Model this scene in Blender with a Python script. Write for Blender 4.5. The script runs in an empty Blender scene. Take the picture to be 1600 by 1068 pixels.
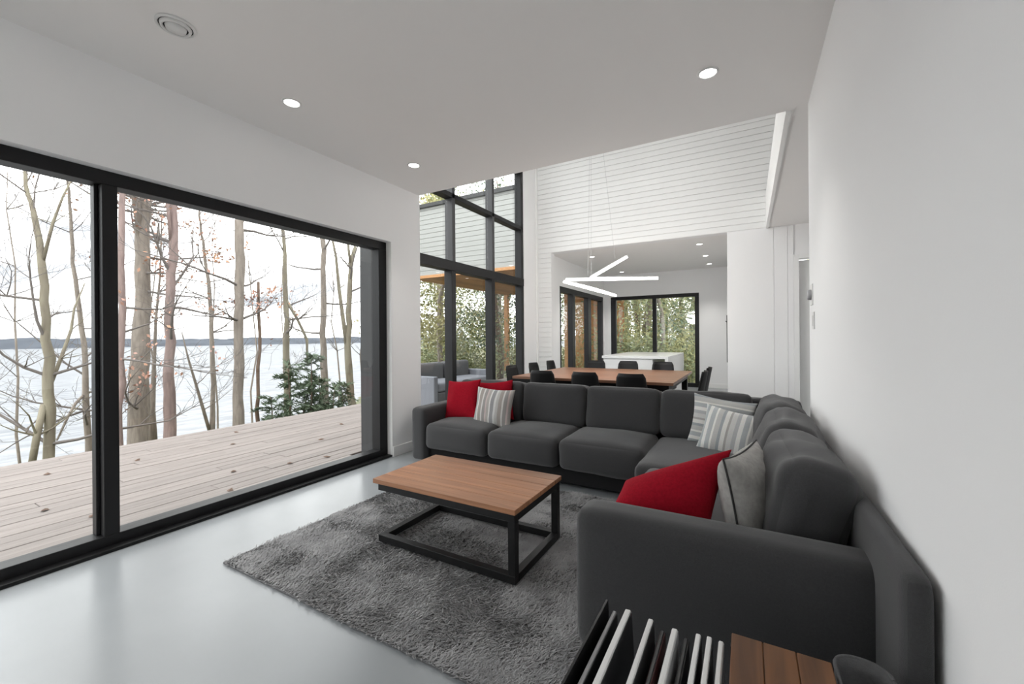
import bpy, math, random
import numpy as np
from mathutils import Vector, Matrix, noise

# ------------------------------------------------------------------ camera
SC = bpy.context.scene
COL = SC.collection
cam_d = bpy.data.cameras.new('camera')
cam_d.sensor_width = 36.0
cam_d.lens = 650.0 * 36.0 / 1600.0
cam_d.shift_y = -7.0 / 1600.0
cam_d.clip_start = 0.02
cam_d.clip_end = 3000.0
CAM = bpy.data.objects.new('camera', cam_d)
COL.objects.link(CAM)
CAM.matrix_world = (Matrix.Translation((0, 0, 1.3)) @ Matrix.Rotation(math.radians(29.5), 4, 'Z')
                    @ Matrix.Rotation(math.radians(90), 4, 'X') @ Matrix.Rotation(math.radians(-0.45), 4, 'Z'))
SC.camera = CAM

# ------------------------------------------------------------------ sky (even bright overcast)
W = bpy.data.worlds.new('overcast_sky')
SC.world = W
W.use_nodes = True
nt = W.node_tree
nt.nodes.clear()
n_out = nt.nodes.new('ShaderNodeOutputWorld')
n_bg = nt.nodes.new('ShaderNodeBackground')
n_tc = nt.nodes.new('ShaderNodeTexCoord')
n_mp = nt.nodes.new('ShaderNodeMapping')
n_mp.inputs['Scale'].default_value = (1.6, 1.6, 9.0)
n_no = nt.nodes.new('ShaderNodeTexNoise')
n_no.inputs['Scale'].default_value = 1.9
n_no.inputs['Detail'].default_value = 6.0
n_no.inputs['Distortion'].default_value = 0.5
n_cr = nt.nodes.new('ShaderNodeValToRGB')
n_cr.color_ramp.elements[0].position = 0.37
n_cr.color_ramp.elements[0].color = (0.19, 0.197, 0.215, 1)
n_cr.color_ramp.elements[1].position = 0.60
n_cr.color_ramp.elements[1].color = (1.0, 0.99, 0.985, 1)
nt.links.new(n_tc.outputs['Generated'], n_mp.inputs['Vector'])
nt.links.new(n_mp.outputs['Vector'], n_no.inputs['Vector'])
nt.links.new(n_no.outputs['Fac'], n_cr.inputs['Fac'])
nt.links.new(n_cr.outputs['Color'], n_bg.inputs['Color'])
nt.links.new(n_bg.outputs['Background'], n_out.inputs['Surface'])
SKY = 3.0
n_bg.inputs['Strength'].default_value = SKY
DOWNLIGHT_W = 18.0          # watts of each recessed downlight
SC.view_settings.view_transform = 'Standard'
SC.view_settings.look = 'None'
SC.view_settings.gamma = 1.0
SC.view_settings.use_curve_mapping = False
SC.view_settings.exposure = 1.06

# ------------------------------------------------------------------ helpers
rnd = random.Random(7)
MATS = {}


def node_mat(name):
    m = bpy.data.materials.new(name)
    m.use_nodes = True
    t = m.node_tree
    b = t.nodes['Principled BSDF']
    return m, t, b


def mat(name, col, rough=0.6, metal=0.0, var=0.0, vscale=8.0, stretch=(1, 1, 1), bump=0.0, bscale=60.0,
        col2=None, spec=0.5, emit=None, estr=0.0, sheen=0.0):
    m, t, b = node_mat(name)
    L = t.links
    c = (col[0], col[1], col[2], 1)
    b.inputs['Base Color'].default_value = c
    b.inputs['Roughness'].default_value = rough
    b.inputs['Metallic'].default_value = metal
    b.inputs['Specular IOR Level'].default_value = spec
    if sheen:
        b.inputs['Sheen Weight'].default_value = sheen
        b.inputs['Sheen Roughness'].default_value = 0.5
    tc = t.nodes.new('ShaderNodeTexCoord')
    mp = t.nodes.new('ShaderNodeMapping')
    mp.inputs['Scale'].default_value = stretch
    L.new(tc.outputs['Object'], mp.inputs['Vector'])
    if var > 0 or col2:
        no = t.nodes.new('ShaderNodeTexNoise')
        no.inputs['Scale'].default_value = vscale
        no.inputs['Detail'].default_value = 5
        L.new(mp.outputs['Vector'], no.inputs['Vector'])
        cr = t.nodes.new('ShaderNodeValToRGB')
        cr.color_ramp.elements[0].position = 0.3
        cr.color_ramp.elements[1].position = 0.7
        if col2 is None:
            col2 = tuple(x * (1 - var) for x in col)
        cr.color_ramp.elements[0].color = (col2[0], col2[1], col2[2], 1)
        cr.color_ramp.elements[1].color = c
        L.new(no.outputs['Fac'], cr.inputs['Fac'])
        L.new(cr.outputs['Color'], b.inputs['Base Color'])
    if bump > 0:
        nb = t.nodes.new('ShaderNodeTexNoise')
        nb.inputs['Scale'].default_value = bscale
        nb.inputs['Detail'].default_value = 3
        L.new(mp.outputs['Vector'], nb.inputs['Vector'])
        bp = t.nodes.new('ShaderNodeBump')
        bp.inputs['Strength'].default_value = bump
        bp.inputs['Distance'].default_value = 0.01
        L.new(nb.outputs['Fac'], bp.inputs['Height'])
        L.new(bp.outputs['Normal'], b.inputs['Normal'])
    if emit:
        b.inputs['Emission Color'].default_value = (emit[0], emit[1], emit[2], 1)
        b.inputs['Emission Strength'].default_value = estr
    MATS[name] = m
    return m


def wood_mat(name, c1, c2, axis, rough=0.45, scale=3.0, per_object=0.25, bump=0.1):
    """plank wood: long grain along axis, tone shifted from plank to plank by the object's own random"""
    m, t, b = node_mat(name)
    L = t.links
    b.inputs['Roughness'].default_value = rough
    tc = t.nodes.new('ShaderNodeTexCoord')
    oi = t.nodes.new('ShaderNodeObjectInfo')
    add = t.nodes.new('ShaderNodeVectorMath')
    add.operation = 'ADD'
    sc = t.nodes.new('ShaderNodeVectorMath')
    sc.operation = 'SCALE'
    sc.inputs['Scale'].default_value = 40.0
    cb = t.nodes.new('ShaderNodeCombineXYZ')
    for i in range(3):
        L.new(oi.outputs['Random'], cb.inputs[i])
    L.new(cb.outputs[0], sc.inputs[0])
    L.new(tc.outputs['Object'], add.inputs[0])
    L.new(sc.outputs[0], add.inputs[1])
    mp = t.nodes.new('ShaderNodeMapping')
    s = [14.0, 14.0, 14.0]
    s['xyz'.index(axis)] = 0.8
    mp.inputs['Scale'].default_value = s
    L.new(add.outputs[0], mp.inputs['Vector'])
    no = t.nodes.new('ShaderNodeTexNoise')
    no.inputs['Scale'].default_value = scale
    no.inputs['Detail'].default_value = 6
    no.inputs['Distortion'].default_value = 0.6
    L.new(mp.outputs['Vector'], no.inputs['Vector'])
    cr = t.nodes.new('ShaderNodeValToRGB')
    cr.color_ramp.elements[0].position = 0.32
    cr.color_ramp.elements[1].position = 0.68
    cr.color_ramp.elements[0].color = (*c2, 1)
    cr.color_ramp.elements[1].color = (*c1, 1)
    L.new(no.outputs['Fac'], cr.inputs['Fac'])
    hsv = t.nodes.new('ShaderNodeHueSaturation')
    mr = t.nodes.new('ShaderNodeMapRange')
    mr.inputs['To Min'].default_value = 1 - per_object
    mr.inputs['To Max'].default_value = 1 + per_object
    L.new(oi.outputs['Random'], mr.inputs['Value'])
    L.new(mr.outputs[0], hsv.inputs['Value'])
    L.new(cr.outputs['Color'], hsv.inputs['Color'])
    L.new(hsv.outputs['Color'], b.inputs['Base Color'])
    bp = t.nodes.new('ShaderNodeBump')
    bp.inputs['Strength'].default_value = bump
    bp.inputs['Distance'].default_value = 0.004
    L.new(no.outputs['Fac'], bp.inputs['Height'])
    L.new(bp.outputs['Normal'], b.inputs['Normal'])
    MATS[name] = m
    return m


def stripe_mat(name, cols, axis=0, rough=0.9, freq=1.0, extent=0.23):
    """woven stripes across the cushion's own local axis"""
    m, t, b = node_mat(name)
    L = t.links
    b.inputs['Roughness'].default_value = rough
    b.inputs['Sheen Weight'].default_value = 0.2
    tc = t.nodes.new('ShaderNodeTexCoord')
    sp = t.nodes.new('ShaderNodeSeparateXYZ')
    L.new(tc.outputs['Object'], sp.inputs[0])
    mr = t.nodes.new('ShaderNodeMapRange')
    mr.inputs['From Min'].default_value = -extent
    mr.inputs['From Max'].default_value = extent
    L.new(sp.outputs[axis], mr.inputs['Value'])
    cr = t.nodes.new('ShaderNodeValToRGB')
    cr.color_ramp.interpolation = 'CONSTANT'
    els = cr.color_ramp.elements
    while len(els) < len(cols):
        els.new(0.5)
    pos = 0.0
    tot = sum(w for w, _ in cols)
    for e, (w, c) in zip(els, cols):
        e.position = pos / tot
        e.color = (*c, 1)
        pos += w
    L.new(mr.outputs[0], cr.inputs['Fac'])
    no = t.nodes.new('ShaderNodeTexNoise')
    no.inputs['Scale'].default_value = 240
    L.new(tc.outputs['Object'], no.inputs['Vector'])
    mx = t.nodes.new('ShaderNodeMix')
    mx.data_type = 'RGBA'
    mx.blend_type = 'MULTIPLY'
    mx.inputs['Factor'].default_value = 0.35
    L.new(cr.outputs['Color'], mx.inputs['A'])
    L.new(no.outputs['Color'], mx.inputs['B'])
    hs = t.nodes.new('ShaderNodeHueSaturation')
    hs.inputs['Saturation'].default_value = 0.8
    hs.inputs['Value'].default_value = 1.15
    L.new(mx.outputs['Result'], hs.inputs['Color'])
    L.new(hs.outputs['Color'], b.inputs['Base Color'])
    bp = t.nodes.new('ShaderNodeBump')
    bp.inputs['Strength'].default_value = 0.3
    bp.inputs['Distance'].default_value = 0.003
    L.new(no.outputs['Fac'], bp.inputs['Height'])
    L.new(bp.outputs['Normal'], b.inputs['Normal'])
    MATS[name] = m
    return m


def glass_mat(name, tint=(0.97, 0.985, 0.98)):
    m = bpy.data.materials.new(name)
    m.use_nodes = True
    t = m.node_tree
    t.nodes.clear()
    o = t.nodes.new('ShaderNodeOutputMaterial')
    mx = t.nodes.new('ShaderNodeMixShader')
    tr = t.nodes.new('ShaderNodeBsdfTransparent')
    tr.inputs['Color'].default_value = (*tint, 1)
    gl = t.nodes.new('ShaderNodeBsdfGlossy')
    gl.inputs['Roughness'].default_value = 0.0
    gl.inputs['Color'].default_value = (0.9, 0.92, 0.92, 1)
    lw = t.nodes.new('ShaderNodeLayerWeight')          # angle reflectance, the same for both faces of the pane
    lw.inputs['Blend'].default_value = 0.5
    pw5 = t.nodes.new('ShaderNodeMath')
    pw5.operation = 'POWER'
    pw5.inputs[1].default_value = 4.0
    t.links.new(lw.outputs['Facing'], pw5.inputs[0])
    ma = t.nodes.new('ShaderNodeMath')
    ma.operation = 'MULTIPLY_ADD'
    ma.inputs[1].default_value = 0.45
    ma.inputs[2].default_value = 0.025
    t.links.new(pw5.outputs[0], ma.inputs[0])
    t.links.new(ma.outputs[0], mx.inputs[0])
    t.links.new(tr.outputs[0], mx.inputs[1])
    t.links.new(gl.outputs[0], mx.inputs[2])
    t.links.new(mx.outputs[0], o.inputs['Surface'])
    MATS[name] = m
    return m


class MB:
    """collects shapes of ONE piece"""

    def __init__(self):
        self.v, self.f, self.smooth = [], [], []

    def add(self, verts, faces, smooth=False):
        o = len(self.v)
        self.v += [tuple(p) for p in verts]
        self.f += [tuple(i + o for i in f) for f in faces]
        self.smooth += [smooth] * len(faces)
        return self

    def box(self, x0, x1, y0, y1, z0, z1):
        v = [(x, y, z) for z in (z0, z1) for y in (y0, y1) for x in (x0, x1)]
        f = [(0, 2, 3, 1), (4, 5, 7, 6), (0, 1, 5, 4), (2, 6, 7, 3), (0, 4, 6, 2), (1, 3, 7, 5)]
        return self.add(v, f)

    def tube(self, pts, radii, n=8, cap=True, smooth=True):
        pts = [Vector(p) for p in pts]
        if not hasattr(radii, '__len__'):
            radii = [radii] * len(pts)
        rings = []
        up = Vector((0, 0, 1))
        prev = None
        for i, p in enumerate(pts):
            d = (pts[min(i + 1, len(pts) - 1)] - pts[max(i - 1, 0)])
            if d.length < 1e-9:
                d = up.copy()
            d.normalize()
            if prev is None:
                a = d.orthogonal().normalized()
            else:
                a = prev - d * prev.dot(d)
                a = a.normalized() if a.length > 1e-6 else d.orthogonal().normalized()
            prev = a
            b = d.cross(a)
            rings.append([p + (a * math.cos(2 * math.pi * k / n) + b * math.sin(2 * math.pi * k / n)) * radii[i] for k in range(n)])
        v = [q for r in rings for q in r]
        f = []
        for i in range(len(pts) - 1):
            for k in range(n):
                k2 = (k + 1) % n
                f.append((i * n + k, i * n + k2, (i + 1) * n + k2, (i + 1) * n + k))
        if cap:
            f.append(tuple(reversed(range(n))))
            f.append(tuple((len(pts) - 1) * n + k for k in range(n)))
        return self.add(v, f, smooth)

    def lathe(self, prof, n=28, axis='z', c=(0, 0, 0), smooth=True):
        v, f = [], []
        for r, h in prof:
            for k in range(n):
                a = 2 * math.pi * k / n
                v.append((c[0] + r * math.cos(a), c[1] + r * math.sin(a), c[2] + h))
        for i in range(len(prof) - 1):
            for k in range(n):
                k2 = (k + 1) % n
                f.append((i * n + k, i * n + k2, (i + 1) * n + k2, (i + 1) * n + k))
        return self.add(v, f, smooth)

    def mesh(self, name):
        me = bpy.data.meshes.new(name)
        me.from_pydata(self.v, [], self.f)
        me.polygons.foreach_set('use_smooth', self.smooth)
        me.update()
        return me

    def build(self, name, material, parent=None, bevel=0.0, seg=2, label=None):
        return obj(name, self.mesh(name), material, parent, bevel, seg, label)


def obj(name, me, material, parent=None, bevel=0.0, seg=2, label=None):
    if isinstance(material, str):
        material = MATS[material]
    if not me.materials:
        me.materials.append(material)
    o = bpy.data.objects.new(name, me)
    COL.objects.link(o)
    if parent is not None:
        o.parent = parent
    if bevel > 0:
        md = o.modifiers.new('bevel', 'BEVEL')
        md.width = bevel
        md.segments = seg
        md.limit_method = 'ANGLE'
    if label:
        o['label'] = label
    return o


def empty(name, loc=(0, 0, 0), rz=0.0):
    o = bpy.data.objects.new(name, None)
    COL.objects.link(o)
    o.location = loc
    o.rotation_euler = (0, 0, rz)
    o.empty_display_size = 0.1
    return o


def tag(o, label, cat, group=None, kind=None):
    o['label'] = label
    o['category'] = cat
    if group:
        o['group'] = group
    if kind:
        o['kind'] = kind
    return o


def struct(o, label=None):
    o['kind'] = 'structure'
    if label:
        o['label'] = label
    return o


def bx(name, material, parent, x0, x1, y0, y1, z0, z1, bevel=0.0, seg=2, label=None):
    return MB().box(x0, x1, y0, y1, z0, z1).build(name, material, parent, bevel, seg, label)


def copy_tree(o, parent=None):
    c = o.copy()
    COL.objects.link(c)
    c.parent = parent
    for ch in o.children:
        copy_tree(ch, c)
    return c


def round_box(hx, hy, hz, r, puff=(0, 0, 0), n=12, wrinkle=0.0, seed=0, crown=0.0):
    """soft upholstered block: rounded edges, faces swelling outward, slight wrinkles"""
    ts = [math.sin(math.pi / 2 * (-1 + 2 * i / n)) for i in range(n + 1)]
    H = (hx, hy, hz)
    verts, faces, idx = [], [], {}

    def vert(p):
        k = tuple(round(c, 5) for c in p)
        if k in idx:
            return idx[k]
        q = [p[i] * H[i] for i in range(3)]
        inner = [max(-(H[i] - r), min(H[i] - r, q[i])) for i in range(3)]
        d = Vector([q[i] - inner[i] for i in range(3)])
        if d.length > 1e-9:
            d.normalize()
        s = Vector(inner) + d * r
        for ax in range(3):
            a, b = (ax + 1) % 3, (ax + 2) % 3
            w = (1 - p[a] ** 2) * (1 - p[b] ** 2)
            s[ax] += puff[ax] * w * p[ax]
        if crown and p[2] > 0:
            s.z += crown * (1 - p[0] ** 2) * (1 - p[1] ** 2)
        if wrinkle:
            nv = noise.noise(Vector((s.x * 5 + seed * 7.3, s.y * 5, s.z * 5)))
            nv2 = noise.noise(Vector((s.x * 13 + seed, s.y * 13, s.z * 9)))
            s += d * (wrinkle * (nv + 0.4 * nv2))
        verts.append(tuple(s))
        idx[k] = len(verts) - 1
        return idx[k]

    for ax in range(3):
        a, b = (ax + 1) % 3, (ax + 2) % 3
        for sgn in (-1, 1):
            for i in range(n):
                for j in range(n):
                    quad = []
                    for (ii, jj) in ((i, j), (i + 1, j), (i + 1, j + 1), (i, j + 1)):
                        p = [0, 0, 0]
                        p[ax] = sgn
                        p[a] = ts[ii]
                        p[b] = ts[jj]
                        quad.append(vert(p))
                    if sgn < 0:
                        quad.reverse()
                    faces.append(tuple(quad))
    return MB().add(verts, faces, True)


def pillow_mb(w, h, t, n=18, seed=0, pinch=0.09):
    """throw pillow standing in its XZ plane, thickness along Y, pointed corners, creases"""
    verts, faces = [], []
    ids = {}
    for side in (-1, 1):
        for i in range(n + 1):
            for j in range(n + 1):
                u = math.sin(math.pi / 2 * (-1 + 2 * i / n))
                v = math.sin(math.pi / 2 * (-1 + 2 * j / n))
                edge = i in (0, n) or j in (0, n)
                if edge and side == 1:
                    ids[(1, i, j)] = ids[(-1, i, j)]
                    continue
                x = u * w / 2 * (1 - pinch * (1 - v * v))
                z = v * h / 2 * (1 - pinch * (1 - u * u))
                th = t / 2 * ((1 - u ** 2) * (1 - v ** 2)) ** 0.42
                cr = noise.noise(Vector((x * 9 + seed * 3.1, z * 9, side * 2.0))) * 0.012
                cr += noise.noise(Vector((x * 22, z * 22 + seed, side))) * 0.004
                y = side * (th + (cr if not edge else 0) * min(1, th / (t * .2)))
                ids[(side, i, j)] = len(verts)
                verts.append((x, y, z))
    for side in (-1, 1):
        for i in range(n):
            for j in range(n):
                q = [ids[(side, i, j)], ids[(side, i + 1, j)], ids[(side, i + 1, j + 1)], ids[(side, i, j + 1)]]
                if side > 0:
                    q.reverse()
                faces.append(tuple(q))
    return MB().add(verts, faces, True)


def pillow_outline(w, h, pinch=0.09, n=10):
    pts = []
    for a in range(4):
        for k in range(n):
            s = -1 + 2 * k / n
            u, v = [(s, -1), (1, s), (-s, 1), (-1, -s)][a]
            pts.append((u * w / 2 * (1 - pinch * (1 - v * v)), 0, v * h / 2 * (1 - pinch * (1 - u * u))))
    pts.append(pts[0])
    return pts


# ------------------------------------------------------------------ materials
mat('white_paint', (0.91, 0.91, 0.912), 0.75, bump=0.03, bscale=220)
mat('ceiling_paint', (0.89, 0.875, 0.86), 0.85)
mat('white_shiplap', (0.89, 0.895, 0.885), 0.5, var=0.04, vscale=3, stretch=(0.3, 1, 1))
mat('white_trim', (0.90, 0.90, 0.89), 0.5)
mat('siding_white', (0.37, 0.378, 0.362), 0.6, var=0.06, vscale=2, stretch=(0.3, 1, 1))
mat('concrete_floor', (0.30, 0.318, 0.332), 0.24, var=0.10, vscale=1.3, bump=0.012, bscale=40, spec=0.5)
mat('black_frame', (0.011, 0.011, 0.012), 0.45, spec=0.3, metal=0.0, bump=0.02, bscale=300)
mat('black_metal', (0.018, 0.018, 0.019), 0.45, metal=0.6, var=0.2, vscale=20)
mat('grey_cladding', (0.045, 0.046, 0.048), 0.7, var=0.25, vscale=3, stretch=(6, 6, 0.4))
mat('charcoal_fabric', (0.056, 0.056, 0.058), 0.95, var=0.16, vscale=180, bump=0.25, bscale=420, spec=0.15, sheen=0.25)
mat('charcoal_dark', (0.018, 0.018, 0.019), 0.95, spec=0.1)
mat('red_fabric', (0.33, 0.006, 0.018), 0.9, var=0.25, vscale=90, bump=0.25, bscale=350, spec=0.1)
mat('grey_pillow', (0.42, 0.41, 0.39), 0.9, var=0.25, vscale=40, bump=0.2, bscale=300)
mat('piping_black', (0.03, 0.03, 0.03), 0.7)
mat('rug_pile', (0.44, 0.44, 0.445), 0.95, col2=(0.30, 0.30, 0.305), vscale=7, spec=0.1)
mat('rug_backing', (0.14, 0.14, 0.143), 0.95)
wood_mat('walnut_top', (0.40, 0.19, 0.095), (0.25, 0.11, 0.052), 'x', rough=0.38, scale=2.2, per_object=0.24)
wood_mat('dining_wood', (0.30, 0.15, 0.09), (0.20, 0.095, 0.055), 'x', rough=0.35, scale=2.0, per_object=0.12)
wood_mat('side_wood', (0.19, 0.074, 0.02), (0.095, 0.036, 0.010), 'y', rough=0.45, scale=2.2, per_object=0.1)
wood_mat('deck_wood', (0.26, 0.225, 0.207), (0.205, 0.174, 0.16), 'y', rough=0.75, scale=2.6, per_object=0.10, bump=0.3)
wood_mat('cedar', (0.55, 0.29, 0.12), (0.38, 0.18, 0.07), 'y', rough=0.6, scale=2.0, per_object=0.15)
mat('chair_black', (0.006, 0.006, 0.0065), 0.55, spec=0.3)
mat('island_white', (0.86, 0.87, 0.87), 0.25)
mat('outdoor_grey', (0.20, 0.21, 0.235), 0.9, bump=0.2, bscale=200)
mat('outdoor_dark', (0.10, 0.10, 0.105), 0.9)
mat('paper_white', (0.78, 0.78, 0.77), 0.6)
mat('paper_grey', (0.45, 0.45, 0.46), 0.6)
mat('cover_dark', (0.03, 0.03, 0.032), 0.35)
mat('cover_red', (0.10, 0.02, 0.02), 0.4)
mat('felt_grey', (0.12, 0.12, 0.124), 0.95, var=0.2, vscale=60, bump=0.3, bscale=260)
mat('plastic_white', (0.78, 0.78, 0.77), 0.4)
mat('plastic_grey', (0.35, 0.35, 0.36), 0.4)
mat('vent_dark', (0.05, 0.05, 0.052), 0.6)
mat('lamp_glow', (1, 1, 1), 0.5, emit=(1.0, 0.965, 0.91), estr=6.0)
mat('led_glow', (1, 1, 1), 0.5, emit=(1.0, 0.97, 0.93), estr=1.6)
mat('bark_grey', (0.33, 0.285, 0.245), 0.95, col2=(0.20, 0.17, 0.145), vscale=5, stretch=(4, 4, 0.8), bump=0.6, bscale=30)
mat('bark_moss', (0.31, 0.285, 0.21), 0.95, col2=(0.20, 0.17, 0.13), vscale=3, stretch=(3, 3, 0.7), bump=0.6, bscale=30)
mat('bark_red', (0.33, 0.245, 0.225), 0.95, col2=(0.22, 0.16, 0.15), vscale=5, stretch=(4, 4, 0.8), bump=0.5, bscale=30)
mat('bark_pine', (0.21, 0.145, 0.105), 0.95, col2=(0.12, 0.08, 0.06), vscale=5, stretch=(4, 4, 0.8), bump=0.6, bscale=24)
mat('twig', (0.17, 0.15, 0.14), 0.95)
mat('leaf_rust', (0.50, 0.27, 0.14), 0.8, col2=(0.46, 0.26, 0.23), vscale=1.5)
mat('leaf_green', (0.30, 0.33, 0.18), 0.8, col2=(0.19, 0.22, 0.11), vscale=0.9)
mat('leaf_yellow', (0.40, 0.36, 0.17), 0.8, col2=(0.27, 0.28, 0.12), vscale=0.8)
mat('needle_green', (0.15, 0.20, 0.12), 0.8, col2=(0.09, 0.125, 0.08), vscale=1.6)
mat('leaf_brown', (0.14, 0.085, 0.06), 0.85)
mat('forest_floor', (0.115, 0.105, 0.06), 0.95, col2=(0.09, 0.10, 0.045), vscale=0.7, bump=0.5, bscale=6)
mat('far_forest', (0.10, 0.11, 0.128), 1.0, col2=(0.07, 0.077, 0.09), vscale=0.05, stretch=(1, 1, 2.5), spec=0.0)
glass_mat('clear_glass')


def lake_mat():
    m = bpy.data.materials.new('lake_water')
    m.use_nodes = True
    t = m.node_tree
    t.nodes.clear()
    L = t.links
    o = t.nodes.new('ShaderNodeOutputMaterial')
    mx = t.nodes.new('ShaderNodeMixShader')
    df = t.nodes.new('ShaderNodeBsdfDiffuse')
    gl = t.nodes.new('ShaderNodeBsdfGlossy')
    gl.inputs['Roughness'].default_value = 0.15
    mx.inputs[0].default_value = 0.10
    tc = t.nodes.new('ShaderNodeTexCoord')
    mp = t.nodes.new('ShaderNodeMapping')
    mp.inputs['Scale'].default_value = (1.3, 0.35, 1)
    mp.inputs['Rotation'].default_value = (0, 0, 0.35)
    no = t.nodes.new('ShaderNodeTexNoise')
    no.inputs['Scale'].default_value = 1.1
    no.inputs['Detail'].default_value = 5
    cr = t.nodes.new('ShaderNodeValToRGB')
    cr.color_ramp.elements[0].position = 0.35
    cr.color_ramp.elements[0].color = (0.16, 0.169, 0.183, 1)
    cr.color_ramp.elements[1].position = 0.65
    cr.color_ramp.elements[1].color = (0.245, 0.254, 0.266, 1)
    bp = t.nodes.new('ShaderNodeBump')
    bp.inputs['Strength'].default_value = 0.5
    bp.inputs['Distance'].default_value = 0.25
    L.new(tc.outputs['Object'], mp.inputs['Vector'])
    L.new(mp.outputs['Vector'], no.inputs['Vector'])
    L.new(no.outputs['Fac'], cr.inputs['Fac'])
    L.new(cr.outputs['Color'], df.inputs['Color'])
    L.new(no.outputs['Fac'], bp.inputs['Height'])
    L.new(bp.outputs['Normal'], gl.inputs['Normal'])
    L.new(df.outputs[0], mx.inputs[1])
    L.new(gl.outputs[0], mx.inputs[2])
    L.new(mx.outputs[0], o.inputs['Surface'])
    MATS['lake_water'] = m


lake_mat()
GREYS = [(1.2, (0.60, 0.60, 0.57)), (1.0, (0.38, 0.39, 0.39)), (0.5, (0.70, 0.69, 0.65)), (1.3, (0.34, 0.30, 0.27)),
         (0.6, (0.62, 0.60, 0.57)), (1.2, (0.30, 0.28, 0.27)), (0.5, (0.55, 0.42, 0.40)), (1.1, (0.40, 0.37, 0.34)),
         (0.5, (0.68, 0.67, 0.64)), (1.4, (0.28, 0.28, 0.29)), (0.7, (0.58, 0.58, 0.56)), (1.0, (0.44, 0.43, 0.41))]
stripe_mat('stripe_vertical', GREYS + GREYS[3:9], 0)
GREYS2 = [(1.0, (0.55, 0.56, 0.55)), (0.6, (0.36, 0.40, 0.41)), (0.8, (0.74, 0.73, 0.69)), (1.0, (0.42, 0.45, 0.46)),
          (0.4, (0.76, 0.75, 0.70)), (1.1, (0.50, 0.50, 0.48)), (0.6, (0.33, 0.36, 0.38)), (0.9, (0.70, 0.69, 0.65)),
          (0.5, (0.40, 0.38, 0.36)), (1.0, (0.60, 0.60, 0.58)), (0.8, (0.45, 0.46, 0.47))]
stripe_mat('stripe_cool', GREYS2 + GREYS2[2:8], 0)
stripe_mat('stripe_across', GREYS2 + GREYS2[2:8], 2)

# ================================================================== STRUCTURE
LW, RW = -3.40, 0.40          # faces of the living room's side walls
CE = 3.78                     # where the low living room ceiling ends
FY = 7.70                     # far boarded wall
DW = -3.75                    # face of the dining side wall

fl = MB().box(-3.62, 2.2, -2.5, 3.80, -0.12, 0.0).box(-3.92, 2.2, 3.80, 11.66, -0.12, 0.0).build('floor', 'concrete_floor')
struct(fl, 'polished pale grey concrete floor')
struct(bx('ceiling', 'ceiling_paint', None, -3.70, 0.52, -2.5, CE, 3.0, 3.5), 'low grey-white ceiling over the sofa')
struct(bx('ceiling_dining', 'ceiling_paint', None, -3.95, 2.3, 3.6, 7.9, 5.6, 5.75))
struct(bx('ceiling_kitchen', 'ceiling_paint', None, -3.7, 0.6, FY + 0.16, 11.7, 3.0, 3.15), 'kitchen ceiling with small downlights')

WY0, WY1, WZ = -2.35, 3.33, 2.36  # near end of the lake window extended out of view for more daylight
wl = (MB().box(-3.70, LW, -2.5, CE + .01, WZ, 3.0).box(-3.70, LW, WY1, CE + .01, 0, WZ).box(-3.70, LW, -2.5, WY0, 0, WZ)
      .build('wall_left', 'white_paint'))
struct(wl, 'white wall around the wide lake window')
struct(bx('wall_right', 'white_paint', None, RW, 0.52, -2.5, 3.74, 0, 3.0), 'smooth white wall behind the sofa')
struct(bx('wall_rear', 'white_paint', None, -3.7, 0.52, -2.62, -2.5, 0, 3.0))
struct(MB().box(-3.95, 2.3, CE - .12, CE, 3.5, 4.0).box(-3.95, 2.3, CE - .12, CE, 5.3, 5.6).box(-3.95, -3.6, CE - .12, CE, 4.0, 5.3)
       .box(-0.4, 2.3, CE - .12, CE, 4.0, 5.3).build('wall_loft', 'white_paint'))  # opening left for the added clerestory
struct(MB().box(0.52, 2.3, 3.62, 3.74, 0, 3.0).box(2.2, 2.32, 3.74, 7.9, 0, 5.6).build('wall_hall', 'white_paint'))
# mezzanine floor over the hall, its bright fascia faces the dining room
mz = struct(bx('ceiling_hall', 'ceiling_paint', None, 0.30, 2.3, CE, FY, 3.0, 3.50), 'underside of the mezzanine over the hall')
bx('fascia', 'white_trim', mz, 0.265, 0.30, CE, FY - .012, 2.985, 3.52, label='bright white fascia board')

dl = (MB().box(-3.90, DW, 7.12, FY + .1, 0, 5.6).box(-3.90, DW, CE + .01, 7.12, 5.3, 5.6).build('wall_dining', 'white_paint'))
struct(dl, 'narrow white wall between tall window and boarded wall')
bx('corner_trim', 'white_trim', dl, DW, DW + .03, FY - .07, FY - .013, 0, 5.6, bevel=.003)

# far wall with shiplap boards, opening to the kitchen below
OPL, OPR = -3.43, -0.28
DX0, DX1, DZ = 0.69, 1.52, 2.47
wf = (MB().box(-3.90, 2.3, FY, FY + .16, 3.0, 5.6).box(-3.90, OPL, FY, FY + .16, 0, 3.0)
      .box(OPR, DX0, FY, FY + .16, 0, 3.0).box(DX0, DX1, FY, FY + .16, DZ, 3.0).box(DX1, 2.3, FY, FY + .16, 0, 3.0)
      .build('wall_far', 'white_paint'))
struct(wf, 'white shiplap wall above the kitchen opening')
PITCH = 0.1
mb_long = MB().box(DW + .005, 2.195, FY - .014, FY, 0.004, PITCH - .004).mesh('shiplap_board')
mb_short = MB().box(DW + .005, OPL, FY - .014, FY, 0.004, PITCH - .004).mesh('shiplap_board')
for k in range(56):
    me = mb_short if k < 30 else mb_long
    b = obj('shiplap_board', me, 'white_shiplap', wf, 0.003, 1)
    b.location.z = k * PITCH
# smooth tall white panels right of the opening
for x0, x1 in ((OPR, 0.366), (0.369, 0.546), (0.549, DX0 - .066)):
    bx('wall_panel', 'white_paint', wf, x0, x1, FY - .018, FY, 0.0, 2.985, bevel=.0015)

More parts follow.
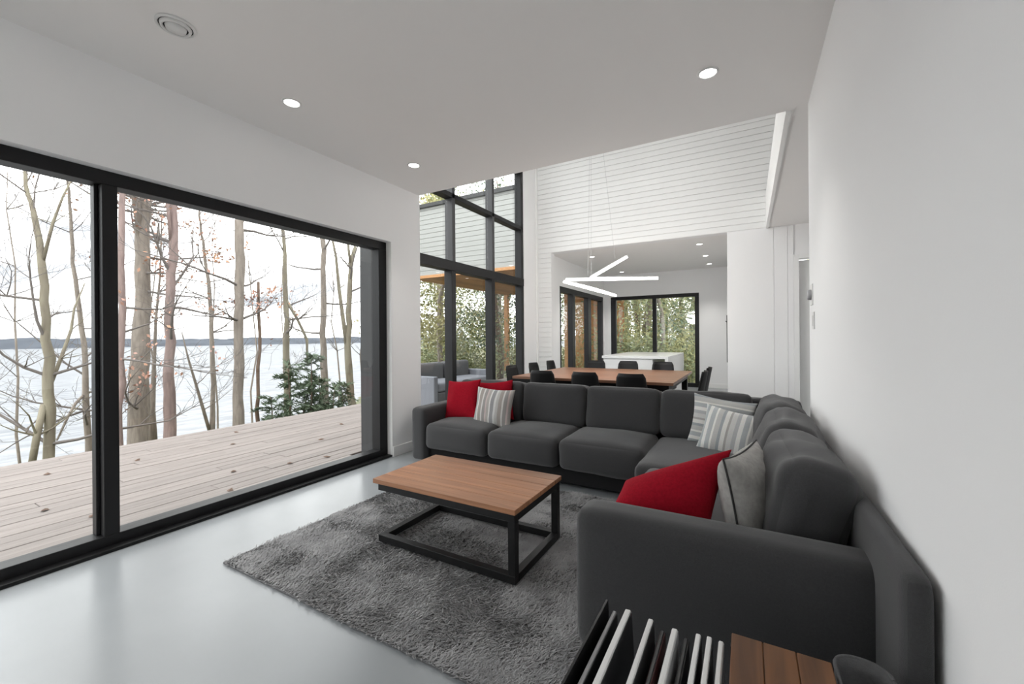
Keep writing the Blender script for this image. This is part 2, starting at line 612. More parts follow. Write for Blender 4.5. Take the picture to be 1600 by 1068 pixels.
d1 = struct(bx('door_1', 'plastic_white', None, DX0 + .01, DX1 - .01, FY + .06, FY + .10, 0.01, DZ - .02), 'plain white door at the end of the hall')
MB().box(DX0 - .065, DX0, FY - .02, FY, 0, DZ + .06).box(DX1, DX1 + .065, FY - .02, FY, 0, DZ + .06).box(DX0, DX1, FY - .02, FY, DZ, DZ + .06).build('door_casing', 'white_trim', d1, .004)
MB().tube([(DX1 - .08, FY + .06, 1.0), (DX1 - .08, FY + .01, 1.0), (DX1 - .19, FY + .01, 1.0)], .009).build('door_handle', 'black_metal', d1)

# kitchen shell
KL, KF = -3.50, 11.50
KWY0, KWY1, KWZ = 8.28, 11.36, 2.40
KX0, KX1 = -3.32, -1.06
struct(MB().box(KL - .15, KL, FY + .16, KWY0, 0, 3).box(KL - .15, KL, KWY1, KF + .15, 0, 3).box(KL - .15, KL, KWY0, KWY1, KWZ, 3).build('wall_kitchen_left', 'white_paint'))
struct(MB().box(KL, KX0, KF, KF + .15, 0, 3).box(KX1, 0.6, KF, KF + .15, 0, 3).box(KX0, KX1, KF, KF + .15, KWZ, 3).build('wall_kitchen_far', 'white_paint'), 'white kitchen end wall')
struct(bx('wall_kitchen_right', 'white_paint', None, 0.3, 0.42, FY + .16, KF, 0, 3))

# baseboards
struct(MB().box(LW, LW + .013, WY1 + .0, CE + .01, 0, .11).build('baseboard_left', 'white_trim', None, .003))
struct(MB().box(RW - .013, RW, -2.5, 3.74, 0, .11).build('baseboard_right', 'white_trim', None, .003))
struct(MB().box(KX1, 0.3, KF - .013, KF, 0, .11).build('baseboard_far', 'white_trim', None, .003))


# ------------------------------------------------------------------ windows
def pane_x(par, x, y0, y1, z0, z1):
    return bx('pane', 'clear_glass', par, x - .004, x + .004, y0, y1, z0, z1)


w1 = struct(empty('window_1', (-3.54, 1.0, 0)), 'wide black-framed sliding window onto the deck and lake')


def local(par, fn):
    """build with world numbers, keep as child of an Empty that only has a location"""
    o = fn
    o.location = -par.location
    return o


X0, X1 = -3.60, -3.475
bars = [('head_frame', WY0, WY1, WZ - .085, WZ), ('sill_frame', WY0, WY1, 0.0, .085),
        ('jamb_frame', WY1 - .11, WY1, .085, WZ - .085), ('jamb_frame', WY0, WY0 + .11, .085, WZ - .085)]
for nm, y0, y1, z0, z1 in bars:
    local(w1, bx(nm, 'black_frame', w1, X0, X1, y0, y1, z0, z1, .004))
local(w1, bx('mullion', 'black_frame', w1, X0, X1 - .06, .975, .995, .085, WZ - .085, .004))
local(w1, bx('mullion', 'black_frame', w1, X0 + .02, X1, .995, 1.070, .085, WZ - .085, .004))
local(w1, bx('sill_track', 'black_metal', w1, X1, LW - .005, WY0, WY1 - .0, 0.0, .022, .003))
for y0, y1, x in ((WY0 + .11, .975, -3.56), (1.070, WY1 - .11, -3.53)):
    local(w1, pane_x(w1, x, y0, y1, .085, WZ - .085))
struct(bx('trim_1', 'white_trim', None, -3.475, LW, WY1 - .004, WY1 + .002, 0, WZ))

w2 = struct(empty('window_2', (-3.83, 5.4, 0)), 'double height black-framed window beside the dining table')
F0, F1 = -3.90, -3.76
W2Y0, W2Y1 = CE + .02, 7.12
mull = (4.93, 6.03)
local(w2, bx('transom', 'black_frame', w2, F0, F1 + .01, W2Y0, W2Y1, 2.29, 2.43, .004))
local(w2, bx('transom', 'black_frame', w2, F0, F1, W2Y0, W2Y1, 3.36, 3.43, .004))
local(w2, bx('transom', 'black_frame', w2, F0, F1, W2Y0, W2Y1, 4.45, 4.52, .004))
local(w2, bx('head_frame', 'black_frame', w2, F0, F1, W2Y0, W2Y1, 5.23, 5.3, .004))
local(w2, bx('sill_frame', 'black_frame', w2, F0, F1, W2Y0, W2Y1, 0, .09, .004))
mat('frame_black_lit', (0.045, 0.045, 0.048), 0.45)  # lighter copy of the black frame: light on upper mullions put into colour
for y in mull:
    local(w2, bx('mullion', 'black_frame', w2, F0, F1, y - .06, y + .04, .09, 2.29, .004))
    local(w2, bx('mullion', 'frame_black_lit', w2, F0, F1, y - .035, y + .035, 2.43, 5.23, .004))
for y0, y1 in ((W2Y1 - .09, W2Y1), (W2Y0, W2Y0 + .07)):
    local(w2, bx('jamb_frame', 'black_frame', w2, F0, F1, y0, y1, .09, 5.23, .004))
ys = [W2Y0 + .07, mull[0], mull[1], W2Y1 - .09]
for i in range(3):
    a = ys[i] + (.04 if i else 0)
    b = ys[i + 1] - (.05 if i < 2 else 0)
    for z0, z1 in ((.09, 2.29), (2.43, 3.36), (3.43, 4.45), (4.52, 5.23)):
        local(w2, pane_x(w2, -3.85, a, b, z0, z1))

w3 = struct(empty('window_3', (-3.6, 9.8, 0)), 'black-framed glass doors on the kitchen side wall')
for nm, y0, y1, z0, z1 in (('head_frame', KWY0, KWY1, KWZ - .12, KWZ), ('sill_frame', KWY0, KWY1, 0, .1),
                           ('jamb_frame', KWY0, KWY0 + .08, .1, KWZ - .12), ('jamb_frame', KWY1 - .14, KWY1, .1, KWZ - .12),
                           ('mullion', 9.02, 9.20, .1, KWZ - .12), ('mullion', 10.12, 10.34, .1, KWZ - .12)):
    local(w3, bx(nm, 'black_frame', w3, -3.62, -3.50, y0, y1, z0, z1, .004))
for y0, y1 in ((KWY0 + .08, 9.02), (9.20, 10.12), (10.34, KWY1 - .14)):
    local(w3, pane_x(w3, -3.57, y0, y1, .1, KWZ - .12))
w4 = struct(empty('window_4', (-2.2, 11.56, 0)), 'two-panel black-framed window at the end of the kitchen')
for nm, x0, x1, z0, z1 in (('head_frame', KX0, KX1, KWZ - .09, KWZ), ('sill_frame', KX0, KX1, 0, .1),
                           ('jamb_frame', KX0, KX0 + .14, .1, KWZ - .09), ('jamb_frame', KX1 - .1, KX1, .1, KWZ - .09),
                           ('mullion', -2.20, -2.10, .1, KWZ - .09)):
    local(w4, bx(nm, 'black_frame', w4, x0, x1, KF - .005, KF + .11, z0, z1, .004))
for x0, x1 in ((KX0 + .14, -2.20), (-2.10, KX1 - .1)):
    local(w4, bx('pane', 'clear_glass', w4, x0, x1, KF + .05, KF + .058, .1, KWZ - .09))

w5 = struct(empty('added_clerestory', (-2.0, CE - .06, 4.0)), 'added unseen clerestory window above the low ceiling')  # out of view, added to bring daylight onto the shiplap wall
for nm, x0, x1, z0, z1 in (('head_frame', -1.6, 1.6, 1.23, 1.3), ('sill_frame', -1.6, 1.6, 0, .07), ('jamb_frame', -1.6, -1.53, .07, 1.23),
                           ('jamb_frame', 1.53, 1.6, .07, 1.23), ('mullion', -.035, .035, .07, 1.23)):
    bx(nm, 'black_frame', w5, x0, x1, -.05, .05, z0, z1, .004)
for x0, x1 in ((-1.53, -.035), (.035, 1.53)):
    bx('pane', 'clear_glass', w5, x0, x1, -.004, .004, .07, 1.23)

# ------------------------------------------------------------------ outside of the house: cladding, deck, porch
struct(MB().box(-3.92, -3.70, 3.345, CE + .01, -.3, 5.6).box(-3.74, -3.70, -2.6, 3.345, WZ, 3.6)
       .box(-3.74, -3.70, -2.6, WY0, -.3, WZ).build('wall_outside', 'grey_cladding', None, .004), 'dark grey exterior cladding beside the window')
dk = struct(bx('deck', 'bark_pine', None, -7.0, -3.95, -4.5, 14.5, -.32, -.10), 'weathered wooden deck outside the window')
DP = 0.142
row = 0
x = -7.05
while x + DP < -3.62:
    near_wall = x + DP > -3.93
    yend = 3.30 if near_wall else 14.5
    y = -4.5 - (row * 1.37) % 3.0
    while y < yend:
        L = 3.6 + (row * 0.77 + y * 0.31) % 1.2
        y2 = min(y + L, yend)
        bx('plank', 'deck_wood', dk, x, x + DP - .0035, max(y, -4.5), y2 - .004, -.10, -.055 + .002 * math.sin(row * 3.1 + y), .004, 1)
        y = y2
    x += DP
    row += 1

pw = empty('porch_wing', (-6.2, 9.0, 0))
tag(pw, 'upper wing with white board siding and cedar soffit beyond the dining window', 'porch')
bx('core', 'siding_white', pw, -2.5, 2.3, 0.02, 6.0, 3.09, 4.95)
sb = MB().box(-2.52, 2.32, -.004, .02, 0.004, .126).mesh('siding_board')
for k in range(15):
    o = obj('siding_board', sb, 'siding_white', pw, .003, 1)
    o.location.z = 3.06 + k * .13
sf = MB().box(-.066, .066, 0.02, 6.0, 3.055, 3.09).mesh('soffit_board')
for k in range(34):
    o = obj('soffit_board', sf, 'cedar', pw, .003, 1)
    o.location.x = -2.43 + k * .141
MB().box(-2.56, 2.34, -.03, .02, 2.98, 3.06).build('soffit_beam', 'cedar', pw, .004)
for px_, py_ in ((-2.42, .2), (-.2, 3.4), (-2.42, 5.8), (1.55, 2.6)):
    bx('post', 'cedar', pw, px_ - .08, px_ + .08, py_ - .08, py_ + .08, -.05, 3.05, .006)
ew = MB().box(-.068, .068, 5.86, 5.90, -.05, 3.05).mesh('wall_board')
for k in range(13):
    o = obj('wall_board', ew, 'cedar', pw, .003, 1)
    o.location.x = .62 + k * .141
MB().box(-2.6, 2.36, -.08, 6.1, 4.95, 5.05).build('roof_edge', 'grey_cladding', pw, .004)


# ------------------------------------------------------------------ land and lake
def ground_z(x, y):
    e = x + max(0.0, y - 9.0) * 0.9
    t = max(0.0, min(1.0, (-7.3 - e) / 11.0))
    return -0.75 - 5.6 * t + 0.12 * noise.noise(Vector((x * .4, y * .4, 0)))


gv, gf = [], []
gx = [-64 + i * 1.6 for i in range(61)]
gy = [-34 + i * 1.8 for i in range(61)]
for j, yy in enumerate(gy):
    for i, xx in enumerate(gx):
        gv.append((xx, yy, ground_z(xx, yy)))
for j in range(60):
    for i in range(60):
        k = j * 61 + i
        gf.append((k, k + 1, k + 62, k + 61))
struct(MB().add(gv, gf, True).build('ground', 'forest_floor'), 'leaf covered ground sloping to the lake')
lk = struct(MB().add([(-640, -500, -6.0), (-12, -500, -6.0), (-12, 1100, -6.0), (-640, 1100, -6.0)], [(0, 1, 2, 3)]).build('lake', 'lake_water'), 'pale rippled lake')
hv, hf = [], []
for i in range(161):
    y = -500 + i * 10.0
    h = 9 + 4.5 * noise.noise(Vector((y * .006, 3, 0))) + 1.8 * noise.noise(Vector((y * .05, 7, 0))) + 1.0 * noise.noise(Vector((y * .3, 9, 0)))
    hv += [(-600, y, -6.2), (-612, y, -6 + h * .7), (-640, y, -6 + h + 1.0)]
for i in range(160):
    for k in range(2):
        a = i * 3 + k
        hf.append((a, a + 3, a + 4, a + 1))
struct(MB().add(hv, hf, True).build('hills', 'far_forest'), 'hazy wooded far shore of the lake')

# ------------------------------------------------------------------ bare trees on the bank
TREES = {
    'T1': [(-10.5, 2.3, -0.77, 0.072), (-10.5, 2.32, 0.11, 0.072), (-10.45, 2.28, 1.0, 0.066), (-10.4, 2.25, 1.99, 0.055), (-10.5, 2.23, 2.75, 0.049), (-10.6, 2.17, 3.5, 0.038), (-10.7, 2.1, 3.97, 0.027)],
    'T1b': [(-10.4, 2.09, -0.73, 0.048), (-10.42, 2.15, -0.29, 0.049), (-10.5, 2.25, 0.22, 0.044)],
    'T1c': [(-10.5, 2.30, 0.45, 0.033), (-10.6, 2.48, 0.99, 0.028), (-10.8, 2.66, 1.5, 0.023), (-10.9, 2.73, 1.91, 0.017), (-11.0, 2.9, 2.4, .008)],
    'T1d': [(-10.5, 2.24, 2.6, 0.027), (-10.4, 2.35, 3.33, 0.022), (-10.3, 2.45, 3.8, 0.017), (-10.2, 2.6, 4.3, 0.009)],
    'T2': [(-11.5, 3.07, -1.01, 0.051), (-11.5, 3.04, -0.08, 0.051), (-11.5, 3.01, 0.95, 0.045), (-11.55, 2.97, 1.84, 0.038), (-11.6, 2.89, 2.84, 0.031), (-11.5, 2.84, 3.71, 0.025), (-11.5, 2.79, 4.5, 0.019)],
    'T2b': [(-11.5, 3.02, 0.25, 0.025), (-11.4, 2.86, 0.08, 0.025), (-11.3, 2.73, -0.15, 0.022), (-11.2, 2.56, -0.55, 0.014)],
    'T3': [(-9.5, 2.92, -0.57, 0.05), (-9.5, 2.95, 0.54, 0.05), (-9.5, 2.96, 1.88, 0.05), (-9.5, 2.97, 3.0, 0.045), (-9.5, 3.0, 4.01, 0.045)],
    'T4': [(-10.8, 3.62, -0.83, 0.176), (-10.8, 3.63, -0.11, 0.17), (-10.8, 3.65, 0.93, 0.15), (-10.8, 3.69, 1.98, 0.131), (-10.8, 3.7, 3.03, 0.125), (-10.8, 3.71, 3.68, 0.115), (-10.8, 3.77, 4.36, 0.086)],
    'T4b': [(-10.8, 3.69, 3.35, 0.085), (-10.75, 3.6, 4.05, 0.065), (-10.6, 3.46, 4.5, 0.051), (-10.5, 3.2, 5.6, .03)],
    'T4c': [(-11.2, 4.0, -0.92, 0.084), (-11.2, 3.99, -0.22, 0.056), (-11.25, 4.05, 0.9, 0.035), (-11.3, 4.1, 1.74, 0.028), (-11.4, 4.22, 2.75, 0.021), (-11.5, 4.3, 4.2, .01)],
    'T5': [(-9.8, 3.77, -0.6, 0.106), (-9.8, 3.77, -0.06, 0.1), (-9.8, 3.76, 0.94, 0.081), (-9.8, 3.77, 1.94, 0.075), (-9.8, 3.82, 2.94, 0.075), (-9.8, 3.85, 3.7, 0.063), (-9.8, 3.87, 4.15, 0.057)],
    'T5b': [(-9.8, 3.81, 3.2, 0.038), (-9.75, 3.75, 3.74, 0.031), (-9.7, 3.68, 4.3, 0.025), (-9.5, 3.5, 5.4, .012)],
    'T6': [(-12.0, 5.51, -1.08, 0.066), (-12.0, 5.52, 0.16, 0.049), (-12.0, 5.52, 1.48, 0.049), (-12.05, 5.48, 2.79, 0.041), (-12.1, 5.4, 3.6, 0.033), (-12.1, 5.32, 4.23, 0.024)],
    'T6b': [(-12.0, 5.46, -1.1, 0.041), (-11.9, 5.27, -0.46, 0.04), (-11.8, 5.07, 0.2, 0.032), (-11.7, 4.87, 0.85, 0.023), (-11.6, 4.7, 1.5, .01)],
    'T7': [(-9.2, 4.71, -0.47, 0.106), (-9.2, 4.73, 0.37, 0.093), (-9.2, 4.74, 1.7, 0.087), (-9.2, 4.76, 2.77, 0.087), (-9.2, 4.76, 3.44, 0.087), (-9.2, 4.79, 3.91, 0.08)],
    'T8': [(-9.6, 5.31, -0.57, 0.043), (-9.6, 5.35, 0.29, 0.036), (-9.6, 5.38, 1.45, 0.036), (-9.6, 5.36, 2.6, 0.029)],
    'T9': [(-10.2, 6.39, -0.66, 0.09), (-10.2, 6.41, 0.15, 0.082), (-10.2, 6.39, 1.13, 0.073), (-10.2, 6.38, 2.11, 0.065), (-10.2, 6.35, 3.08, 0.049), (-10.2, 6.31, 4.21, 0.04)],
    'T9b': [(-10.2, 6.38, 2.3, 0.041), (-10.1, 6.63, 1.79, 0.033), (-10.0, 6.81, 1.29, 0.034), (-10.0, 6.82, 0.6, 0.018)],
    'T10': [(-10.8, 7.92, -0.78, 0.113), (-10.8, 7.9, 0.16, 0.103), (-10.8, 7.87, 1.47, 0.084), (-10.8, 7.91, 2.79, 0.075), (-10.8, 7.88, 4.47, 0.066)],
    'T11': [(-10.6, 8.68, -0.76, 0.118), (-10.6, 8.62, 0.11, 0.108), (-10.6, 8.56, 1.09, 0.097), (-10.6, 8.62, 2.06, 0.078), (-10.6, 8.67, 3.05, 0.069), (-10.6, 8.72, 3.61, 0.059), (-10.6, 8.9, 4.37, 0.04)],
    'T11b': [(-10.6, 8.56, 1.0, 0.078), (-10.65, 8.45, 1.86, 0.058), (-10.7, 8.35, 2.82, 0.048), (-10.75, 8.29, 3.77, 0.038), (-10.8, 8.2, 4.33, 0.029), (-10.9, 8.0, 5.4, .014)],
    'T11c': [(-10.6, 8.7, 3.5, 0.039), (-10.55, 8.59, 4.01, 0.039), (-10.5, 8.5, 4.45, 0.029), (-10.4, 8.3, 5.5, .013)],
}


def grow(mb, rg, p, d, L, r, level, leaves, up=0.12):
    n = max(3, int(4 + L))
    pts, rad = [p.copy()], [r]
    q, dd = p.copy(), d.copy()
    for i in range(n):
        dd = (dd + Vector((rg.gauss(0, .16), rg.gauss(0, .16), rg.gauss(up * .5, .13)))).normalized()
        q = q + dd * (L / n)
        pts.append(q.copy())
        rad.append(max(.0025, r * (1 - (i + 1) / (n + .4))))
    mb.tube(pts, rad, 5 if r > .018 else 4, cap=False)
    if leaves is not None and level >= 1:
        leaves.extend(pts[1:])
    if level >= 2:
        return
    k = int(3 + L * (3.6 if level == 0 else 3.0))
    for _ in range(k):
        i = rg.randint(1, n)
        side = Vector((rg.gauss(0, 1), rg.gauss(0, 1), rg.gauss(.25, .6)))
        nd = (dd * .7 + side * .6).normalized()
        grow(mb, rg, pts[i], nd, L * rg.uniform(.28, .52), max(.003, rad[i] * .55), level + 1, leaves, up)


def leaf_cloud(rg, centres, per, spread, size):
    v, f = [], []
    for c in centres:
        for _ in range(per):
            p = Vector((c[0] + rg.gauss(0, spread), c[1] + rg.gauss(0, spread), c[2] + rg.gauss(0, spread * .8)))
            a = Vector((rg.gauss(0, 1), rg.gauss(0, 1), rg.gauss(0, 1))).normalized()
            b = a.orthogonal().normalized()
            s = size * rg.uniform(.6, 1.3)
            o = len(v)
            v += [p - a * s, p + b * s * .55, p + a * s, p - b * s * .55]
            f.append((o, o + 1, o + 2, o + 3))
    return MB().add(v, f)


def bare_tree(label, keys, bark, n_br, seed, top=9.5, zr=(0.3, 6.0), br_len=(1.0, 2.4), leaf=None, group=None, snag=False):
    rg = random.Random(seed)
    main = TREES[keys[0]]
    bx_, by_ = main[0][0], main[0][1]
    gz = ground_z(bx_, by_) - .1
    root = empty('bare_tree', (bx_, by_, gz))
    tag(root, label, 'tree', group)
    off = Vector((bx_, by_, gz))
    pts = [(bx_, by_ + .02, gz, main[0][3] * 1.35)] + list(main)
    if not snag:
        lx, ly, lz, lr = main[-1]
        dx, dy = (main[-1][0] - main[-2][0]), (main[-1][1] - main[-2][1])
        for k in range(1, 5):
            t = k / 4
            pts.append((lx + dx * k * .7 + rg.gauss(0, .06), ly + dy * k * .7 + rg.gauss(0, .06), lz + (top - lz) * t, max(.008, lr * (1 - .85 * t))))
    # refine the trunk with a little wobble
    P, Rr = [], []
    for i in range(len(pts) - 1):
        for s in range(3):
            t = s / 3
            a, b = pts[i], pts[i + 1]
            P.append(Vector([a[k] + (b[k] - a[k]) * t for k in range(3)]) + Vector((rg.gauss(0, .012), rg.gauss(0, .012), 0)) - off)
            Rr.append((a[3] + (b[3] - a[3]) * t) * rg.uniform(.95, 1.06))
    P.append(Vector(pts[-1][:3]) - off)
    Rr.append(pts[-1][3])
    MB().tube(P, Rr, 12).build('trunk', bark, root)
    lv = [] if leaf else None
    for k in keys[1:]:
        q = [Vector(p[:3]) - off for p in TREES[k]]
        if q[0].z < 1.5 and TREES[k][0][2] < -.5:
            q = [Vector((q[0].x, q[0].y, 0))] + q
            r = [TREES[k][0][3] * 1.1] + [p[3] for p in TREES[k]]
        else:
            r = [p[3] for p in TREES[k]]
        m = MB().tube(q, r, 8)
        for _ in range(3):
            i = rg.randint(1, len(q) - 1)
            grow(m, rg, q[i], Vector((rg.gauss(0, .6), rg.gauss(0, 1), rg.uniform(.1, .8))).normalized(), rg.uniform(.5, 1.2), r[i] * .4, 1, lv)
        m.build('limb', bark, root)
    for _ in range(n_br):
        z = rg.uniform(*zr) - gz
        i = min(range(len(P)), key=lambda i: abs(P[i].z - z))
        d = Vector((rg.gauss(0, .7), rg.gauss(0, 1.0), rg.uniform(-.1, .8))).normalized()
        m = MB()
        grow(m, rg, P[i], d, rg.uniform(*br_len), max(.008, min(.03, Rr[i] * .42)), 0, lv)
        m.build('branch', 'twig', root)
    if leaf:
        c = [p for p in lv if rg.random() < leaf[1]]
        o = leaf_cloud(rg, c, leaf[2], .07, leaf[3]).build('leaves', leaf[0], root)
        o['kind'] = 'stuff'
    return root


bare_tree('bare tree with mossy forked trunk in the leftmost window pane', ['T1', 'T1b', 'T1c', 'T1d'], 'bark_moss', 22, 11, zr=(-.6, 6.5), br_len=(1.2, 3.0))
bare_tree('slim bare tree just left of the black window mullion', ['T2', 'T2b'], 'bark_grey', 16, 12, zr=(-.3, 6))
bare_tree('reddish slim trunk right against the black window mullion', ['T3'], 'bark_red', 8, 13, zr=(.4, 6), leaf=('leaf_rust', .07, 1, .035))
bare_tree('thickest pale trunk with rusty leaves, right of the black mullion', ['T4', 'T4b', 'T4c'], 'bark_grey', 14, 14, zr=(0, 5), br_len=(.8, 1.8), leaf=('leaf_rust', .17, 3, .042))
bare_tree('mid-size straight trunk with a high fork and few red leaves', ['T5', 'T5b'], 'bark_red', 10, 15, zr=(.3, 5), leaf=('leaf_rust', .10, 1, .04))
bare_tree('thin double-stemmed sapling standing alone between two taller trunks', ['T6', 'T6b'], 'bark_grey', 12, 16, zr=(1, 5.5), top=7)
bare_tree('straight brown trunk in the middle of the wide window pane', ['T7'], 'bark_grey', 9, 17, zr=(1.5, 6))
bare_tree('short broken dead snag beside the straight brown trunk', ['T8'], 'bark_pine', 2, 18, zr=(1.8, 2.4), br_len=(.5, .9), snag=True)
bare_tree('mossy trunk with drooping limb left of the evergreen bush', ['T9', 'T9b'], 'bark_moss', 9, 19, zr=(1.5, 6))
bare_tree('upright pale trunk rising behind the evergreen bush', ['T10'], 'bark_grey', 8, 20, zr=(1.5, 6))
bare_tree('three-forked mossy tree nearest the window right edge', ['T11', 'T11b', 'T11c'], 'bark_moss', 10, 21, zr=(1.2, 6))

rg = random.Random(5)
for i, (sx, sy, h) in enumerate([(-13.5, 1.2, 4.5), (-14.5, 2.6, 5.5), (-13.0, 4.6, 4.8), (-14.0, 6.6, 5.2), (-13.5, 8.6, 4.5), (-12.5, 9.6, 5.0), (-11.4, 9.9, 4.0), (-14, 7.6, 6.0)]):
    gz = ground_z(sx, sy) - .1
    r = empty('sapling', (sx, sy, gz))
    tag(r, 'thin leafless sapling on the lake bank ' + ['far left behind the forked mossy tree', 'behind the slim tree left of the mullion', 'right of the high-forked trunk',
        'behind the straight brown trunk', 'behind the evergreen bush', 'left of the three-forked tree', 'right of the three-forked tree at the window edge', 'behind the trunk with drooping limb'][i],
        'tree', 'thin saplings on the lake bank')
    H = h - gz
    pts = [Vector((0, 0, 0))]
    for k in range(1, 9):
        pts.append(Vector((pts[-1].x + rg.gauss(0, .08), pts[-1].y + rg.gauss(0, .08), H * k / 8)))
    MB().tube(pts, [.04 * (1 - k / 9.5) for k in range(9)], 6).build('trunk', 'bark_grey', r)
    for _ in range(9):
        m = MB()
        k = rg.randint(4, 8)
        grow(m, rg, pts[k], Vector((rg.gauss(0, .7), rg.gauss(0, 1), rg.uniform(.1, .8))).normalized(), rg.uniform(.8, 1.7), .012, 0, None)
        m.build('branch', 'twig', r)

# low evergreen by the deck edge
gz = ground_z(-9.4, 6.45)
ev = empty('evergreen_bush', (-9.4, 6.45, gz))
tag(ev, 'low dark evergreen bush at the deck edge between two trunks', 'bush')
v, f = [], []
for bx0, by0, hh in ((0, .05, 2.7), (.1, -.5, 2.45), (-.1, .55, 2.1), (.15, .95, 1.9), (.1, -.85, 1.8), (-.3, -.2, 2.2), (.3, .3, 1.9)):
    lean = Vector((rg.uniform(-.1, .1), rg.uniform(-.15, .15), 1))
    MB().tube([Vector((bx0, by0, 0)), Vector((bx0, by0, 0)) + lean * hh * .5, Vector((bx0, by0, 0)) + lean * hh], [.04, .025, .006], 7).build('stem', 'bark_pine', ev)
    for k in range(int(34 * hh)):
        z = hh * rg.uniform(.15, 1.0)
        L = rg.uniform(.2, .8) * (1.1 - z / hh * .65)
        a = rg.uniform(0, 6.28)
        d = Vector((math.cos(a), math.sin(a), rg.uniform(-.1, .9))).normalized()
        m = int(30 * L + 5)
        for q in range(m):
            c = Vector((bx0, by0, 0)) + lean * z + d * (L * (.1 + .9 * q / m)) + Vector((0, 0, -.12 * (q / m) ** 2))
            for s in (-1, 1):
                e = (d * .5 + Vector((-d.y, d.x, 0)) * s * .8 + Vector((0, 0, rg.uniform(-.7, .7)))).normalized()
                ln = rg.uniform(.06, .15)
                w = e.orthogonal().normalized() * .014
                o = len(v)
                v += [c - w, c + w, c + e * ln]
                f.append((o, o + 1, o + 2))
o = MB().add(v, f).build('needles', 'needle_green', ev)
o['kind'] = 'stuff'


# ------------------------------------------------------------------ woods behind the porch and kitchen
def wood_tree(x, y, h, r, kind, seed, label, group='woodland trees behind the house'):
    rg = random.Random(seed)
    gz = ground_z(x, y) - .1
    root = empty('woodland_tree', (x, y, gz))
    tag(root, label, 'tree', group)
    pts = [Vector((rg.gauss(0, .05) * k, rg.gauss(0, .05) * k, h * k / 7)) for k in range(8)]
    MB().tube(pts, [r * (1 - k / 8.5) for k in range(8)], 9).build('trunk', 'bark_pine' if kind == 2 else 'bark_grey', root)
    cs = []
    for k in range(18):
        z = rg.uniform(.08, .98) * h
        L = (1.8 if kind == 2 else 2.2) * (1.15 - z / h) + .35
        a = rg.uniform(0, 6.28)
        for s in range(7):
            t = (s + 1) / 7 * L
            cs.append((math.cos(a) * t, math.sin(a) * t, z + t * (.05 if kind == 2 else .4) + rg.gauss(0, .12)))
    mname = ['leaf_green', 'leaf_yellow', 'needle_green'][kind]
    o = leaf_cloud(rg, cs, 34, .36, .062).build('foliage', mname, root)
    o['kind'] = 'stuff'
    return root


spots = [(-9.6, 11.8, 8, .11, 1), (-11.5, 14.0, 9, .14, 0), (-9.4, 15.5, 9, .16, 2), (-13.5, 16.5, 10, .15, 1), (-11.2, 18.5, 10, .17, 0),
         (-15.5, 19.0, 11, .18, 2), (-8.6, 19.5, 10, .14, 1), (-13.2, 22.0, 11, .2, 0), (-7.0, 18.0, 8, .12, 0),
         (-6.4, 22.0, 11, .2, 1), (-4.6, 15.6, 8, .11, 1), (-3.6, 18.0, 9, .22, 1), (-2.6, 14.8, 7, .10, 0), (-1.6, 17.0, 9, .15, 0),
         (-.6, 15.2, 8, .12, 2), (-2.2, 21.0, 11, .2, 0), (0.8, 18.5, 10, .17, 1), (-4.8, 21.5, 11, .18, 2), (-.2, 21.5, 10, .16, 1)]
back = [(-15.5, 25.5, 12, .2, 1), (-12.0, 26.5, 12, .2, 0), (-9.0, 25.0, 12, .2, 1), (-6.6, 26.5, 12, .2, 0), (-4.2, 25.5, 12, .2, 1), (-2.0, 26.0, 12, .2, 1),
        (-.2, 25.0, 12, .2, 0), (2.0, 26.0, 12, .2, 1), (-17.5, 22.5, 12, .2, 0), (-3.0, 23.5, 10, .15, 1), (-1.0, 23.0, 10, .15, 0), (-4.0, 19.6, 9, .12, 1)]
spots += back
KN = ['leafy green woodland tree seen through the far glass', 'yellow-green woodland tree seen through the far glass', 'dark evergreen woodland tree seen through the far glass']
for i, (x, y, h, r, k) in enumerate(spots):
    where = 'seen through the tall dining window' if x < -7.5 else ('seen through the kitchen side glass' if x < -5.5 else 'seen through the kitchen end window')
    wood_tree(x, y, h, r, k, 100 + i, KN[k].replace('seen through the far glass', where), ['leafy green woodland trees', 'yellow-green woodland trees', 'dark evergreen woodland trees'][k] + ' ' + where)
for i, (x, y) in enumerate([(-10.5, 12.8), (-12.6, 13.4), (-9.2, 13.6), (-11, 16.5), (-8.2, 16.5), (-3.9, 14.0), (-2.9, 13.4), (-1.5, 13.8), (-.6, 13.2), (-1.9, 15.6), (-13.6, 15.2), (-12.0, 15.6), (-9.8, 17.6), (-7.4, 15.2), (-6.2, 17.2), (-5.4, 14.6), (-4.6, 16.8), (-8.6, 18.0), (-14.5, 17.8)]):
    rg = random.Random(300 + i)
    gz = ground_z(x, y)
    b = empty('shrub', (x, y, gz))
    wh = 'beyond the tall dining window' if x < -7.5 else 'beyond the kitchen end window'
    tag(b, ['low green', 'low yellowish'][i % 2] + ' undergrowth shrub at the wood edge ' + wh, 'bush', ['green', 'yellowish'][i % 2] + ' undergrowth ' + wh)
    m = MB()
    cs = []
    for _ in range(9):
        a = rg.uniform(0, 6.28)
        t = rg.uniform(.3, .8)
        tip = Vector((math.cos(a) * t * 1.4, math.sin(a) * t * 1.4, rg.uniform(.7, 2.1)))
        m.tube([(0, 0, -.1), tip * .5, tip], [.014, .01, .004], 5)
        cs += [tuple(tip * q) for q in (.45, .6, .75, .9, 1.0)]
    m.build('stems', 'twig', b)
    o = leaf_cloud(rg, cs, 34, .22, .055).build('foliage', ['leaf_green', 'leaf_yellow'][i % 2], b)
    o['kind'] = 'stuff'

